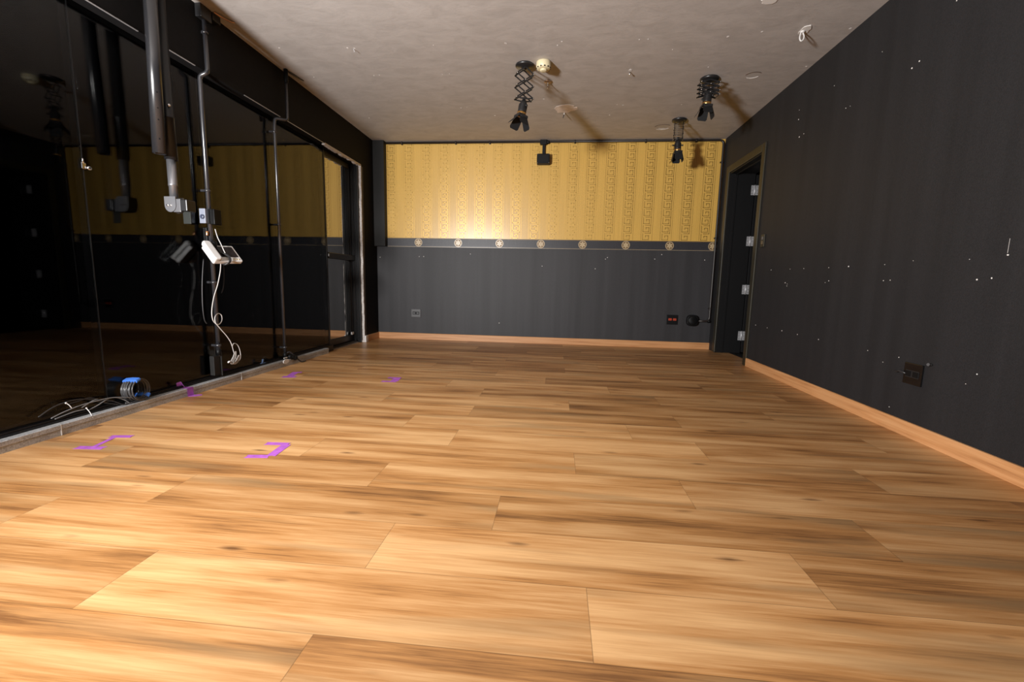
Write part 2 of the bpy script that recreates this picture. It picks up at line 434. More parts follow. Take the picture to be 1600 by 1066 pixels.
# ================================================================== THE SETTING
# ---- floor: one face per plank, joints where the photograph shows them
PW, PL = 0.2245, 1.185
y_ref = 1.036
joint = {-2: -0.498, -1: 0.102, 0: -0.483, 1: -0.174, 2: -0.676, 3: 0.105, 4: -0.479, 5: 0.405, 6: -0.478, 7: 0.106,
         8: -0.490, 9: 0.405, 10: -0.060, 11: -0.48, 12: 0.10, 13: 0.405, 14: -0.47, 15: 0.1, 16: -0.3, 17: 0.3, 18: -0.48, 19: 0.1}
fl_v, fl_f, fl_uv, fl_r = [], [], [], []
rr = random.Random(21)
X0, X1, Y0, Y1 = -2.62, 2.06, YF-0.1, D+0.1
for k in range(-13, 22):
    ya, yb = y_ref+PW*k, y_ref+PW*(k+1)
    off = joint.get(k, -0.49 + 0.595*((k*7) % 4))
    n0 = math.floor((X0-off)/PL)
    for q in range(n0, n0+7):
        xa, xb = off+PL*q, off+PL*(q+1)
        a, c = max(xa, X0), min(xb, X1)
        if c-a < 1e-4: continue
        d, e = max(ya, Y0), min(yb, Y1)
        if e-d < 1e-4: continue
        o = len(fl_v)
        fl_v += [(a, d, 0), (c, d, 0), (c, e, 0), (a, e, 0)]
        fl_f.append((o, o+1, o+2, o+3))
        fl_uv += [(a-xa, d-ya), (c-xa, d-ya), (c-xa, e-ya), (a-xa, e-ya)]
        fl_r.append(rr.random())
me = bpy.data.meshes.new('floor'); me.from_pydata(fl_v, [], fl_f)
uvl = me.uv_layers.new(name='UVMap')
for i, uv_ in enumerate(fl_uv): uvl.data[i].uv = uv_
at = me.attributes.new('plank', 'FLOAT', 'FACE')
for i, r_ in enumerate(fl_r): at.data[i].value = r_
me.materials.append(M['floor']); me.update()
floor = bpy.data.objects.new('floor', me); COL.objects.link(floor)
struct(floor, 'honey brown oak laminate floor of wide staggered planks', 'floor')

def disc_pts(c, e1, e2, n, jit=0.25):
    return [Vector(c)+Vector(e1)*math.cos(2*PI*i/n)*(1+random.uniform(-jit, jit))+Vector(e2)*math.sin(2*PI*i/n)*(1+random.uniform(-jit, jit)) for i in range(n)]

# ---- ceiling with chips, scars and patches
g = G()
g.box((XS-0.25, YF, H), (XR+0.32, D+0.1, H+0.1), 0)
chips = [(780+x/2.58, y/2.58) for x, y in ((565,160),(601,158),(253,168),(235,183),(922,148),(699,200),(1060,128),(843,271),(735,422),(1416,115),(1238,268),(500,424),(475,422),(445,464),(180,400),(28,175))]
chips += [(300+x/3.2, y/3.2) for x, y in ((437,240),(610,386),(778,240),(812,243),(910,378),(938,376),(1252,372),(1287,369),(1208,226),(1240,672),(885,590),(1345,540),(1375,537),(1566,216),(1515,578))]
for px, py in chips:
    p = on(2, H, px, py); r_ = random.uniform(0.004, 0.008)
    g.prism(disc_pts((p.x, p.y, H-0.0012), (r_, 0, 0), (0, r_*1.2, 0), 7), (0, 0, 0.002), 2)
# pale filled patch
pc = on(2, H, 883, 170)
poly = [(-0.105,-0.01),(-0.085,-0.06),(-0.03,-0.095),(0.04,-0.105),(0.085,-0.075),(0.08,-0.03),(0.115,-0.04),(0.125,0.01),(0.09,0.05),(0.05,0.06),(0.035,0.10),(-0.03,0.085),(-0.075,0.10),(-0.08,0.05)]
g.prism([(pc.x+a, pc.y+c, H-0.002) for a, c in poly], (0, 0, 0.003), 1)
# ring shaped scars where spotlights used to sit
def ring(cx, cy, r_, a0, a1, w, mi, n=22, dz=0.002):
    for i in range(n):
        t0 = a0+(a1-a0)*i/n; t1 = a0+(a1-a0)*(i+1)/n
        g.prism([(cx+(r_+s*w*math.sin(PI*u)**0.5)*math.cos(t), cy+(r_+s*w*math.sin(PI*u)**0.5)*math.sin(t), H-dz)
                 for t, u, s in ((t0, i/n, -1), (t1, (i+1)/n, -1), (t1, (i+1)/n, 1), (t0, i/n, 1)) if True], (0, 0, dz+0.001), mi)
for (px, py, r_) in ((1176.5, 118, 0.050), (1035, 199, 0.075)):
    p = on(2, H, px, py)
    ring(p.x, p.y, r_, 0.3, 2.4, 0.008, 2); ring(p.x, p.y, r_+0.012, 3.3, 5.6, 0.006, 3)
    if r_ > 0.06: ring(p.x, p.y, r_*0.55, 0.8, 2.6, 0.006, 2)
p = on(2, H, 1203, 1); g.prism(disc_pts((p.x, p.y, H-0.003), (0.05, 0.0, 0), (0, 0.03, 0), 11), (0, 0, 0.004), 2)
p = on(2, H, 1257, 47); g.prism(disc_pts((p.x, p.y, H-0.004), (0.030, 0.0, 0), (0, 0.055, 0), 16, 0.2), (0, 0, 0.005), 2)
p = on(2, H, 985, 110); g.prism(disc_pts((p.x, p.y, H-0.002), (0.012, 0, 0), (0, 0.02, 0), 8), (0, 0, 0.003), 2)
struct(g.build('ceiling', [M['ceiling'], M['plaster_patch'], M['chip'], M['scar']]), 'taupe troweled plaster ceiling with scars and patches', 'ceiling')

# ---- back wall
g = G(); g.box((XS-0.3, D, 0), (XR+0.4, D+0.1, H), 0)
for px, py in ((655,401),(662,401),(594,402),(780,505),(847,416),(930,420),(949,402.5),(946,405),(1023,405),(1034,398),(1101,406.5),(735,397)):
    p = on(1, D, px, py); r_ = 0.005
    g.prism(disc_pts((p.x, D-0.001, p.z), (r_, 0, 0), (0, 0, r_), 6), (0, 0.002, 0), 1)
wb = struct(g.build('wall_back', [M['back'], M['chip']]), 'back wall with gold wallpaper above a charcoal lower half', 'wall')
# gold wallpaper with embossed Greek-key columns
g = G(); g.box((XS+0.05, D-0.002, 1.29), (XR, D+0.001, H), 0)
def hline(x0_, z0_, x1_, z1_, w, mi=1, th=0.0008):
    g.box((min(x0_, x1_)-w/2, D-0.002-th, min(z0_, z1_)-w/2), (max(x0_, x1_)+w/2, D-0.0015, max(z0_, z1_)+w/2), mi)
fret_x = [-2.103+0.2256*i for i in range(18)]
W_, P_ = 0.088, 0.094
for fx in fret_x:
    for s_ in (-1, 1):
        if fx+s_*0.066 < XR-0.005: hline(fx+s_*0.066, 1.30, fx+s_*0.066, H-0.01, 0.0035)
    for i in range(12):
        zt = H-0.02-P_*i
        # each unit: rail down the left, foot to the right, hook upwards and back; a bar from the right rail above it
        segs = [((-0.5, 0.20), (-0.5, 0.96)), ((-0.5, 0.96), (0.28, 0.96)), ((0.28, 0.96), (0.28, 0.46)), ((0.28, 0.46), (-0.12, 0.46)), ((-0.12, 0.46), (-0.12, 0.66)),
                ((0.5, -0.78), (0.5, 0.16)), ((0.5, 0.16), (-0.24, 0.16)), ((-0.5, 0.20), (-0.24, 0.20))]
        for (a, c) in segs[:7]:
            xa, za, xb, zb = fx+a[0]*W_, zt-a[1]*P_, fx+c[0]*W_, zt-c[1]*P_
            za, zb = min(za, H-0.012), min(zb, H-0.012)
            if max(xa, xb) > XR-0.008 or min(za, zb) < 1.30: continue
            hline(xa, za, xb, zb, 0.0062)
lab(g.build('wallpaper', [M['gold'], M['gold_line']], wb), 'gold wallpaper with columns of Greek key')
# dark border with round gold medallions
g = G(); g.box((XS, D-0.004, 1.178), (XR, D+0.001, 1.292), 0)
g.box((XS, D-0.0048, 1.283), (XR, D-0.003, 1.2865), 2); g.box((XS, D-0.0048, 1.184), (XR, D-0.003, 1.187), 1)
nk = 92
for i in range(nk):
    x = XS+0.03+i*(XR-XS-0.04)/nk
    for q in range(2):
        z = 1.212+q*0.034
        for (a, c, d, e) in ((0, 0, 0.026, 0.0025), (0, 0.024, 0.026, 0.0265), (0, 0, 0.0025, 0.0265), (0.0235, 0.006, 0.026, 0.0265), (0.008, 0.010, 0.018, 0.0125)):
            if x+d < XR: g.box((x+a, D-0.0045, z+c), (x+d, D-0.003, z+e), 3)
for mx_ in (-1.759, -1.247, -0.724, -0.210, 0.299, 0.817, 1.333, 1.829):
    for (r_, mi, y_) in ((0.049, 1, 0.0056), (0.0425, 2, 0.0060)):
        g.prism([(mx_+r_*math.cos(2*PI*i/28), D-y_, 1.2375+r_*math.sin(2*PI*i/28)) for i in range(28)], (0, 0.003, 0), mi)
    for j in range(6):          # simple six-petalled rosette
        w = PI/6+j*PI/3
        cx, cz = mx_+0.021*math.cos(w), 1.2375+0.021*math.sin(w)
        g.prism([(cx+0.0145*math.cos(w)*math.cos(t)-0.0085*math.sin(w)*math.sin(t), D-0.0068, cz+0.0145*math.sin(w)*math.cos(t)+0.0085*math.cos(w)*math.sin(t)) for t in [2*PI*i/10 for i in range(10)]], (0, 0.002, 0), 1)
    g.prism([(mx_+0.006*math.cos(2*PI*i/12), D-0.0068, 1.2375+0.006*math.sin(2*PI*i/12)) for i in range(12)], (0, 0.002, 0), 1)
lab(g.build('wallpaper_border', [M['border'], M['gold_trim'], M['gold_dark'], M['border_dark']], wb), 'dark border band with round gold medallions')

# ---- right wall with doorway
DY0, DY1, DZ, DT = 4.505, 5.30, 2.025, 0.27     # opening and wall thickness
g = G()
g.box((XR, YF, 0), (XR+DT, DY0, H), 0)
g.box((XR, DY0, DZ), (XR+DT, DY1, H), 0)
g.box((XR, DY1, 0), (XR+DT, D, H), 0)
pts = [(1378.7,81),(1436.7,95.5),(1425,106.6),(1303.7,134),(1328.6,165.8),(1321.7,169),(1249,172),(1247.8,186.8),(1256,209),(1249,214),(1495,1),
 (1326,416.6),(1382.6,413.6),(1427,407.6),(1515,405.4),(1575,398.5),(1526.7,437),(1549.6,434.8),(1380.5,438.6),(1391,438),(1289.4,441.7),(1295,439),(1227,442),(1230,444),(1229.5,447),(1295,418.4),(1234.6,420.5),(1205,422),(1256,419.7),(1221.7,517),(1279,530.5),(1246,522.8),(1355.9,547.8),(1379.6,566),(1404.6,558.5),(1526.7,585),(1509,600),(1180.7,508),(1198.8,512.4),(1389.5,636)]
for px, py in pts:
    p = on(0, XR, px, py); big = (px, py) in ((1436.7,95.5),(1425,106.6),(1526.7,437),(1549.6,434.8),(1575,398.5),(1326,416.6),(1526.7,585),(1249,214))
    r_ = random.uniform(0.0036, 0.0046) if big else random.uniform(0.0018, 0.0030)
    r_ *= p.y/3.0+0.2
    g.prism(disc_pts((XR-0.001, p.y, p.z), (0, r_, 0), (0, 0, r_*0.9), 7), (0.002, 0, 0), 1)
p = on(0, XR, 1576, 386)
g.box((XR-0.0006, p.y-0.0004, p.z-0.025), (XR+0.001, p.y+0.0004, p.z+0.035), 1)
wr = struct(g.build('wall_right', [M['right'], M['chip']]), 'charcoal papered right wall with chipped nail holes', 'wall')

# ---- the dark passage behind the doorway
g = G()
g.box((3.2, 4.0, -0.06), (3.3, 6.6, H), 0); g.box((XR+DT, 6.5, -0.06), (3.3, 6.6, H), 0); g.box((XR+DT, 4.0, -0.06), (3.3, 4.1, H), 0)
g.box((XR+DT, 4.0, H-0.1), (3.3, 6.6, H), 0); g.box((2.06, 4.0, -0.06), (3.3, 6.6, -0.005), 1)
struct(g.build('wall_passage', [M['black_wall'], M['door_black']]), 'black passage beyond the open doorway', 'wall')

# ---- wall behind the camera
g = G(); g.box((XS-0.35, YF-0.1, 0), (XR+0.3, YF, H), 0)
struct(g.build('wall_front', M['black_panel']), 'dark wall behind the camera', 'wall')

# ---- left side: header, end return, back of the glazing
g = G()
g.box((XS-0.25, YF, 2.072), (XS, D, H), 0)                  # header over the glass
g.box((XS-0.25, 5.105, 0), (XS, D, 2.072), 0)              # end of the wall
g.box((XS-0.32, YF, 0), (XS-0.25, D, H), 0)                 # back plane closing the glazing
g.box((XS-0.001, 5.105, 0), (XS+0.0012, 5.150, 2.06), 1)    # bare grey strip by the door
wl = struct(g.build('wall_left', [M['black_wall'], M['grey_strip']]), 'black header and end wall around the glazing', 'wall')
# chipped white plaster edge of the door opening
g = G()
rj = random.Random(3)
n = 46; prev = 0.010
for i in range(n):
    z0, z1 = 2.075*i/n, 2.075*(i+1)/n; nx = 0.010+rj.uniform(-0.006, 0.008)
    if 0.42*n < i < 0.47*n: nx = 0.004
    g.add([(XS+0.0015, 5.105-prev, z0), (XS+0.0015, 5.109, z0), (XS+0.0015, 5.109, z1), (XS+0.0015, 5.105-nx, z1), (XS-0.03, 5.105-prev, z0), (XS-0.03, 5.109, z0), (XS-0.03, 5.109, z1), (XS-0.03, 5.105-nx, z1)],
          [(0,1,2,3),(7,6,5,4),(3,7,4,0),(1,5,6,2),(0,4,5,1),(2,6,7,3)], 0); prev = nx
prev = 0.012
for i in range(26):
    y0, y1 = 4.30+0.805*i/26, 4.30+0.805*(i+1)/26; nx = 0.013+rj.uniform(-0.008, 0.007)
    g.add([(XS+0.0015, y0, 2.072-prev), (XS+0.0015, y0, 2.080), (XS+0.0015, y1, 2.080), (XS+0.0015, y1, 2.072-nx), (XS-0.03, y0, 2.072-prev), (XS-0.03, y0, 2.080), (XS-0.03, y1, 2.080), (XS-0.03, y1, 2.072-nx)],
          [(3,2,1,0),(4,5,6,7),(0,4,7,3),(2,6,5,1),(1,5,4,0),(3,7,6,2)], 0); prev = nx
lab(g.build('plaster_edge', M['plaster_white'], wl), 'broken white plaster edge')
# bright lower rim of the header (worn aluminium angle)
g = G()
for (y0, y1) in ((1.6, 2.36), (2.47, 2.74), (3.18, 3.60), (3.66, 4.30)):
    g.box((XS-0.003, y0, 2.0685), (XS+0.003, y1, 2.0725), 0)
lab(g.build('header_rim', M['zinc'], wl), 'bright metal rim under the header')

# boxed black column in the far left corner
g = G(); g.box((XS, 5.44, 1.18), (-2.163, D-0.004, H), 0)
struct(g.build('trim_1', M['black_panel'], bevel=0.002), 'boxed black casing in the far left corner stopping at mid height', 'trim')

# granite kerb under the glass, in slabs
g = G()
cuts = [YF, -0.62, 0.58, 1.777, 2.98, 4.245]
for i in range(len(cuts)-1):
    a, c = cuts[i]+0.001, cuts[i+1]-0.001
    g.prism([(-2.308, a, 0), (-2.308, a, 0.029), (-2.306, a, 0.0305), (-2.306, a, 0.050), (-2.309, a, 0.053), (-2.345, a, 0.053), (-2.345, a, 0)], (0, c-a, 0), 0)
    if i > 0: g.box((-2.3055, cuts[i]-0.002, 0.001), (-2.344, cuts[i]+0.002, 0.0525), 1)
struct(g.build('trim_2', [M['granite'], M['mortar']]), 'grey granite kerb running under the glass wall', 'kerb')

# glazing: fixed windows
seams = [YF+0.02, -0.28, 0.50, 1.28, 2.063, 2.845, 3.625, 4.415]
for i in range(len(seams)-1):
    a, c = seams[i], seams[i+1]
    ro = bpy.data.objects.new('window_%d' % (i+1), None); COL.objects.link(ro); ro.location = (XG, (a+c)/2, 0); ORG[ro.name] = Vector(ro.location)
    ro.empty_display_size = 0.05
    struct(ro, ['fixed dark glass panel next to the wall behind the camera', 'fixed dark glass panel beside the camera', 'fixed dark glass panel just left of the camera', 'fixed dark glass panel at the near left edge',
                'fixed dark glass panel behind the cable coil and hanging poles', 'fixed dark glass panel between the two conduits', 'fixed dark glass panel nearest the glass door'][i], 'window')
    g = G(); g.box((XG-0.008, a+0.0006, 0.075), (XG, c-0.0006, 2.072), 0); g.build('pane', M['glass'], ro)
    g = G(); g.box((XG-0.06, a, 0.05), (XG-0.052, c, 2.074), 0); g.build('rear_pane', M['rear_glass'], ro)
    g = G(); g.box((XG-0.05, a, 0.0), (XG+0.032, c, 0.062), 0); g.box((XG+0.012, a, 0.062), (XG+0.020, c, 0.070), 0); g.box((XG-0.05, a, 0.062), (XG, c, 0.077), 0)
    g.build('bottom_rail', M['black_alu'], ro)
    if i < len(seams)-2:
        hw_ = 0.006 if i < 4 else 0.018
        g = G(); g.box((XG-0.0085, c-0.0022, 0.078), (XG+0.0008, c+0.0022, 2.071), 0); g.box((XG-0.045, c-hw_, 0.062), (XG-0.009, c+hw_, 2.072), 0); g.build('mullion', M['black_alu'], ro)
    else:
        g = G(); g.box((XG-0.052, c-0.022, 0.0), (XG+0.004, c, 2.072), 0); g.build('mullion', M['black_alu'], ro, bevel=0.002)

# sliding glass door at the far end
ro = bpy.data.objects.new('door_1', None); COL.objects.link(ro); ro.location = (-2.44, 4.78, 0); ORG[ro.name] = Vector(ro.location)
struct(ro, 'black framed glass door at the far end of the glass wall', 'door')
XD = -2.425
g = G(); g.box((XD-0.01, 4.45, 0.09), (XD, 5.045, 2.02), 0); g.build('pane', M['mirror'], ro)
g = G(); g.box((XD-0.015, 4.415, 0.03), (XD+0.012, 4.455, 2.06), 0); g.build('stile', M['black_alu'], ro, bevel=0.002)
g = G(); g.box((XD-0.015, 5.022, 0.03), (XD+0.012, 5.060, 2.06), 0); g.box((XD+0.012, 5.04, 0.03), (XD+0.024, 5.05, 2.06), 0); g.build('stile', M['black_alu'], ro, bevel=0.002)
g = G(); g.box((XD-0.015, 4.43, 2.012), (XD+0.012, 5.06, 2.062), 0); g.build('top_rail', M['casing'], ro, bevel=0.002)
g = G(); g.box((XD-0.015, 4.43, 0.03), (XD+0.014, 5.06, 0.10), 0); g.build('bottom_rail', M['black_alu'], ro, bevel=0.002)
g = G(); g.box((XD+0.002, 4.44, 0.975), (XD+0.050, 5.10, 1.035), 0); pb = g.build('push_bar', M['black_metal'], ro, bevel=0.006)
g = G(); g.box((XD+0.03, 4.432, 0.99), (XD+0.053, 4.455, 1.02), 0); lab(g.build('end_cap', M['silver'], pb, bevel=0.003), 'small steel end cap')
g = G(); g.box((XD-0.03, 5.06, 0), (XS-0.03, 5.10, 2.07), 0); g.box((XD-0.03, 5.045, 0), (XD+0.04, 5.06, 2.07), 0)
for k in range(3): g.box((XD+0.045+k*0.022, 5.050, 0.03), (XD+0.053+k*0.022, 5.06, 2.05), 0)
g.build('jamb', M['black_alu'], ro, bevel=0.002)
g = G(); g.box((XD-0.05, 4.25, -0.0), (XS-0.058, 5.10, 0.022), 0)
for k in range(3): g.box((XD+0.0+k*0.022, 4.27, 0.022), (XD+0.006+k*0.022, 5.10, 0.03), 0)
g.box((XS-0.058, 4.25, 0), (XS-0.052, 5.10, 0.012), 1)
g.build('threshold', [M['black_alu'], M['silver']], ro)
g = G(); g.box((XD+0.016, 4.95, 0.105), (XD+0.034, 5.0, 0.135), 0); lab(g.build('block_reflection', M['white'], ro, bevel=0.003), 'small white guide block')  # solid block added to imitate the floor block's reflection in the door glass

# right doorway: casing, jambs, open leaf, four hinges
ro = bpy.data.objects.new('door_2', None); COL.objects.link(ro); ro.location = (XR, 4.9, 0); ORG[ro.name] = Vector(ro.location)
struct(ro, 'open black door with dark varnished casing in the right wall', 'door')
def casing(y0, y1, z0, z1):
    g = G(); g.box((XR-0.014, y0, z0), (XR+0.002, y1, z1), 0); return g.build('casing', M['casing'], ro, bevel=0.004)
casing(4.437, 4.507, 0, 2.095); casing(5.298, 5.372, 0, 2.095); casing(4.508, 5.297, 2.023, 2.095)
g = G()
g.box((XR, DY0-0.002, 0), (XR+DT, DY0+0.016, DZ), 0); g.box((XR, DY1-0.016, 0), (XR+DT, DY1+0.002, DZ), 0); g.box((XR, DY0+0.016, DZ-0.016), (XR+DT, DY1-0.016, DZ+0.002), 0)
g.box((XR+0.06, DY1-0.028, 0), (XR+0.075, DY1-0.016, DZ-0.016), 0); g.box((XR+0.06, DY0+0.016, DZ-0.028), (XR+0.075, DY1-0.016, DZ-0.016), 0)
g.build('jamb', M['door_black'], ro)
g = G(); g.box((2.165, DY1-0.004, 0.01), (2.165+0.62, DY1+0.031, 2.0), 0)
g.box((2.25, DY1-0.007, 0.25), (2.70, DY1-0.004, 0.9), 0); g.box((2.25, DY1-0.007, 1.05), (2.70, DY1-0.004, 1.85), 0)
g.build('leaf', M['door_black'], ro, bevel=0.002)
for z in (1.832, 1.278, 0.737, 0.205):
    g = G()
    y_ = DY1-0.018
    g.box((2.113, y_-0.002, z-0.052), (2.148, y_+0.002, z+0.052), 0); g.box((2.153, y_-0.002, z-0.052), (2.188, y_+0.018, z+0.052), 0)
    g.cyl((2.150, y_-0.004, z-0.056), (2.150, y_-0.004, z+0.056), 0.006, 12, 0)
    for dz in (-0.036, 0.0, 0.036):
        g.cyl((2.123, y_-0.0035, z+dz), (2.123, y_-0.002, z+dz), 0.004, 10, 1); g.cyl((2.178, y_-0.0035, z+dz), (2.178, y_-0.002, z+dz), 0.004, 10, 1)
    lab(g.build('hinge', [M['zinc'], M['grey_plastic']], ro), 'pale zinc hinge')
g = G(); g.box((2.03, DY0, 0.0), (2.15, DY1, 0.004), 0); g.build('threshold', M['door_black'], ro)

# skirting boards
g = G(); g.prism([(-2.305, D-0.014, 0), (-2.305, D-0.014, 0.075), (-2.305, D-0.010, 0.080), (-2.305, D, 0.080), (-2.305, D, 0)], (XR+0.009+2.305, 0, 0), 0)
struct(g.build('baseboard_back', M['skirt_x']), 'orange brown wooden skirting along the back wall', 'baseboard')
g = G(); g.prism([(XR-0.014, YF, 0), (XR-0.014, YF, 0.074), (XR-0.010, YF, 0.078), (XR, YF, 0.078), (XR, YF, 0)], (0, 4.437-YF, 0), 0)
struct(g.build('baseboard_right', M['skirt_y']), 'orange brown wooden skirting along the right wall', 'baseboard')
g = G(); g.prism([(XS+0.012, 5.165, 0), (XS+0.012, 5.165, 0.074), (XS+0.009, 5.165, 0.078), (XS, 5.165, 0.078), (XS, 5.165, 0)], (0, D-0.014-5.165, 0), 0)
struct(g.build('baseboard_left', M['skirt_y']), 'short orange brown skirting beside the glass door', 'baseboard')

# ================================================================== THINGS ON THE CEILING
def spotlight(px, py, first, drop, tiers, w, rot, gap, lift, head_dir, label, flap_rot, flap_open):
    """pantograph spotlight: ceiling plate, scissor lattice, lamp housing, gold ring, barn doors"""
    root = thing('pantograph_spotlight', (px, py, H), label, 'spotlight', 'black pantograph spotlights on the ceiling')
    o = Vector((px, py, H))
    g = G(); g.lathe([(0.071, 0), (0.073, 0.004), (0.073, 0.012), (0.066, 0.018), (0.03, 0.021), (0.016, 0.030), (0.0, 0.031)], o, (0, 0, -1), 36, 0)
    g.build('ceiling_plate', M['black_metal'], root)
    c, s_ = math.cos(rot), math.sin(rot)
    ex, ey = Vector((c, s_, 0)), Vector((-s_, c, 0))
    top = H-first; th = drop/tiers
    hw, hh = w/2, th/2
    def arm_plane(sg):
        g = G(); base = o+ey*(sg*gap/2)
        def bar(x0, z0, x1, z1, off):
            a = base+ex*x0+ey*off; a.z = z0; b_ = base+ex*x1+ey*off; b_.z = z1
            d = (b_-a); ln = d.length; d.normalize(); nrm = d.cross(ey).normalized()
            g.obox((a+b_)/2, d*(ln/2+0.004), nrm*0.0050, ey*0.0013, 0)
        for k in range(tiers):
            zt = top-th*k; zb = zt-th
            bar(-hw, zt, hw, zb, 0.0014); bar(hw, zt, -hw, zb, -0.0014)
        bar(-hw, top, 0, H-0.024, 0); bar(hw, top, 0, H-0.024, 0)
        zb = top-drop
        bar(-hw, zb, 0, zb-hh*0.6+lift*0.6, 0.0014); bar(hw, zb, 0, zb-hh*0.6+lift*0.6, -0.0014)
        return g.build('scissor_arm', M['black_metal'], root)
    arm_plane(-1); arm_plane(1)
    def pin(x, z):
        g = G(); a = o+ex*x; a.z = z
        g.cyl(a-ey*(gap/2+0.006), a+ey*(gap/2+0.006), 0.0032, 8, 0)
        g.lathe([(0.0055, 0), (0.0055, 0.003), (0.002, 0.005)], a-ey*(gap/2+0.004), -ey, 8, 1); g.lathe([(0.0055, 0), (0.0055, 0.003), (0.002, 0.005)], a+ey*(gap/2+0.004), ey, 8, 1)
        return g.build('pivot_pin', [M['black_metal'], M['chrome']], root)
    for k in range(tiers+1):
        pin(-hw, top-th*k); pin(hw, top-th*k)
        if k < tiers: pin(0, top-th*k-hh)
    # lamp
    zj = top-drop-hh*0.6+lift
    j = o.copy(); j.z = zj
    a = Vector(head_dir).normalized()
    side = a.cross(Vector((0, 0, 1))); side = side.normalized() if side.length > 1e-3 else Vector((1, 0, 0))
    g = G(); g.cyl(j-ey*(gap/2+0.006), j+ey*(gap/2+0.006), 0.005, 10, 0)
    g.box((j.x-0.012, j.y-0.012, j.z-0.03), (j.x+0.012, j.y+0.012, j.z+0.008), 0)
    g.build('yoke', M['black_metal'], root, bevel=0.002)
    hb = j+Vector((0, 0, -0.022))
    g = G()
    g.lathe([(0.010, -0.012), (0.018, -0.008), (0.027, 0.012), (0.033, 0.036), (0.034, 0.080), (0.034, 0.100), (0.030, 0.102)], hb, a, 28, 0)
    for q in range(3): g.lathe([(0.0345, 0.030+q*0.011), (0.0355, 0.032+q*0.011), (0.0345, 0.036+q*0.011)], hb, a, 28, 0, cap=False)
    hs = g.build('lamp_housing', M['black_metal'], root)
    for sg in (-1, 1):
        g = G(); g.lathe([(0.005, 0.030), (0.005, 0.042), (0.009, 0.043), (0.009, 0.052), (0.006, 0.054)], hb+a*0.045, side*sg, 12, 0); g.build('side_knob', M['black_metal'], hs)
    g = G(); g.lathe([(0.030, 0.090), (0.0358, 0.091), (0.0358, 0.113), (0.026, 0.114), (0.026, 0.090)], hb, a, 28, 0)
    lab(g.build('lamp_ring', M['brass'], root), 'polished gold ring')
    f0 = hb+a*0.124; e1 = (side*math.cos(flap_rot)+a.cross(side)*math.sin(flap_rot)).normalized(); e2 = a.cross(e1).normalized()
    g = G(); S = 0.040
    for sg in (-1, 1):
        g.obox(f0+e1*sg*(S-0.002), e1*0.002, e2*S, a*0.011, 0); g.obox(f0+e2*sg*(S-0.002), e2*0.002, e1*S, a*0.011, 0)
    for u_, v_ in ((-1,-1),(1,-1),(1,1),(-1,1)):
        g.cyl(f0+e1*(u_*0.036)+e2*(v_*0.036), f0+e1*(u_*0.022)+e2*(v_*0.022)-a*0.014, 0.0035, 8, 0)
    g.lathe([(0.0, 0.0), (0.029, 0.0), (0.029, 0.002), (0.0, 0.004)], hb+a*0.108, a, 24, 1)
    g.build('hood', [M['black_metal'], M['screen']], root)
    for idx, dv in enumerate((e1, -e1, e2, -e2)):
        ang = flap_open[idx]
        lat = a.cross(dv).normalized()
        hinge = f0+dv*S+a*0.010
        out = a*math.cos(ang)+dv*math.sin(ang)
        nrm = lat.cross(out).normalized()
        wa, wb_ = 0.036, 0.030
        g = G()
        L_ = 0.078
        poly = [hinge-lat*wa, hinge+lat*wa, hinge+out*(L_-0.012)+lat*(wa+0.004), hinge+out*L_+lat*wb_, hinge+out*L_-lat*wb_, hinge+out*(L_-0.012)-lat*(wa+0.004)]
        g.prism([p+nrm*0.0008 for p in poly], -nrm*0.0016, 0)
        g.cyl(hinge-lat*0.03, hinge+lat*0.03, 0.003, 8, 0)
        g.build('barn_door', M['matte_black'], root)
    return root
S1 = on(2, H, 820, 101.5); S2 = on(2, H, 1108.5, 122.5); S3 = on(2, H, 1061.5, 187)
spotlight(S1.x, S1.y, 0.075, 0.176, 2, 0.135, 0.35, 0.06, 0.03, (-0.16, -0.14, -0.97), 'black scissor spotlight beside the cream smoke detector, head turned down left', 0.05, (0.62, 0.5, 0.5, 0.62))
spotlight(S2.x, S2.y, 0.040, 0.095, 3, 0.150, 0.10, 0.075, 0.065, (-0.10, -0.08, -0.99), 'black spotlight nearest the right wall, scissor arm pulled up short', 0.65, (0.35, 0.55, 0.35, 0.45))
spotlight(S3.x, S3.y, 0.045, 0.150, 3, 0.045, 1.45, 0.085, 0.025, (0.0, -0.12, -0.99), 'small looking black spotlight hanging in front of the gold wallpaper', 0.0, (0.2, 0.2, 0.12, 0.2))

# smoke detector
p = on(2, H, 849.5, 97)
root = thing('smoke_detector', (p.x, p.y, H), 'round cream smoke detector on the ceiling', 'detector')
g = G(); g.lathe([(0.054, 0), (0.057, 0.004), (0.057, 0.042), (0.050, 0.052), (0.026, 0.054)], (p.x, p.y, H), (0, 0, -1), 36); bd = g.build('body', M['cream'], root)
g = G(); g.lathe([(0.027, 0.052), (0.027, 0.063), (0.023, 0.067), (0.014, 0.068), (0.0, 0.0685)], (p.x, p.y, H), (0, 0, -1), 28); g.build('sensing_cap', M['cream'], root)
g = G()
for k in range(12):
    w = 2*PI*k/12+0.2; e = Vector((math.cos(w), math.sin(w), 0)); t = Vector((-e.y, e.x, 0))
    g.obox(Vector((p.x, p.y, H-0.047))+e*0.0532, t*0.005, e*0.0035, Vector((0, 0, 0.0035)), 0)
lab(g.build('vent_slots', M['plastic'], bd), 'dark vent slots')

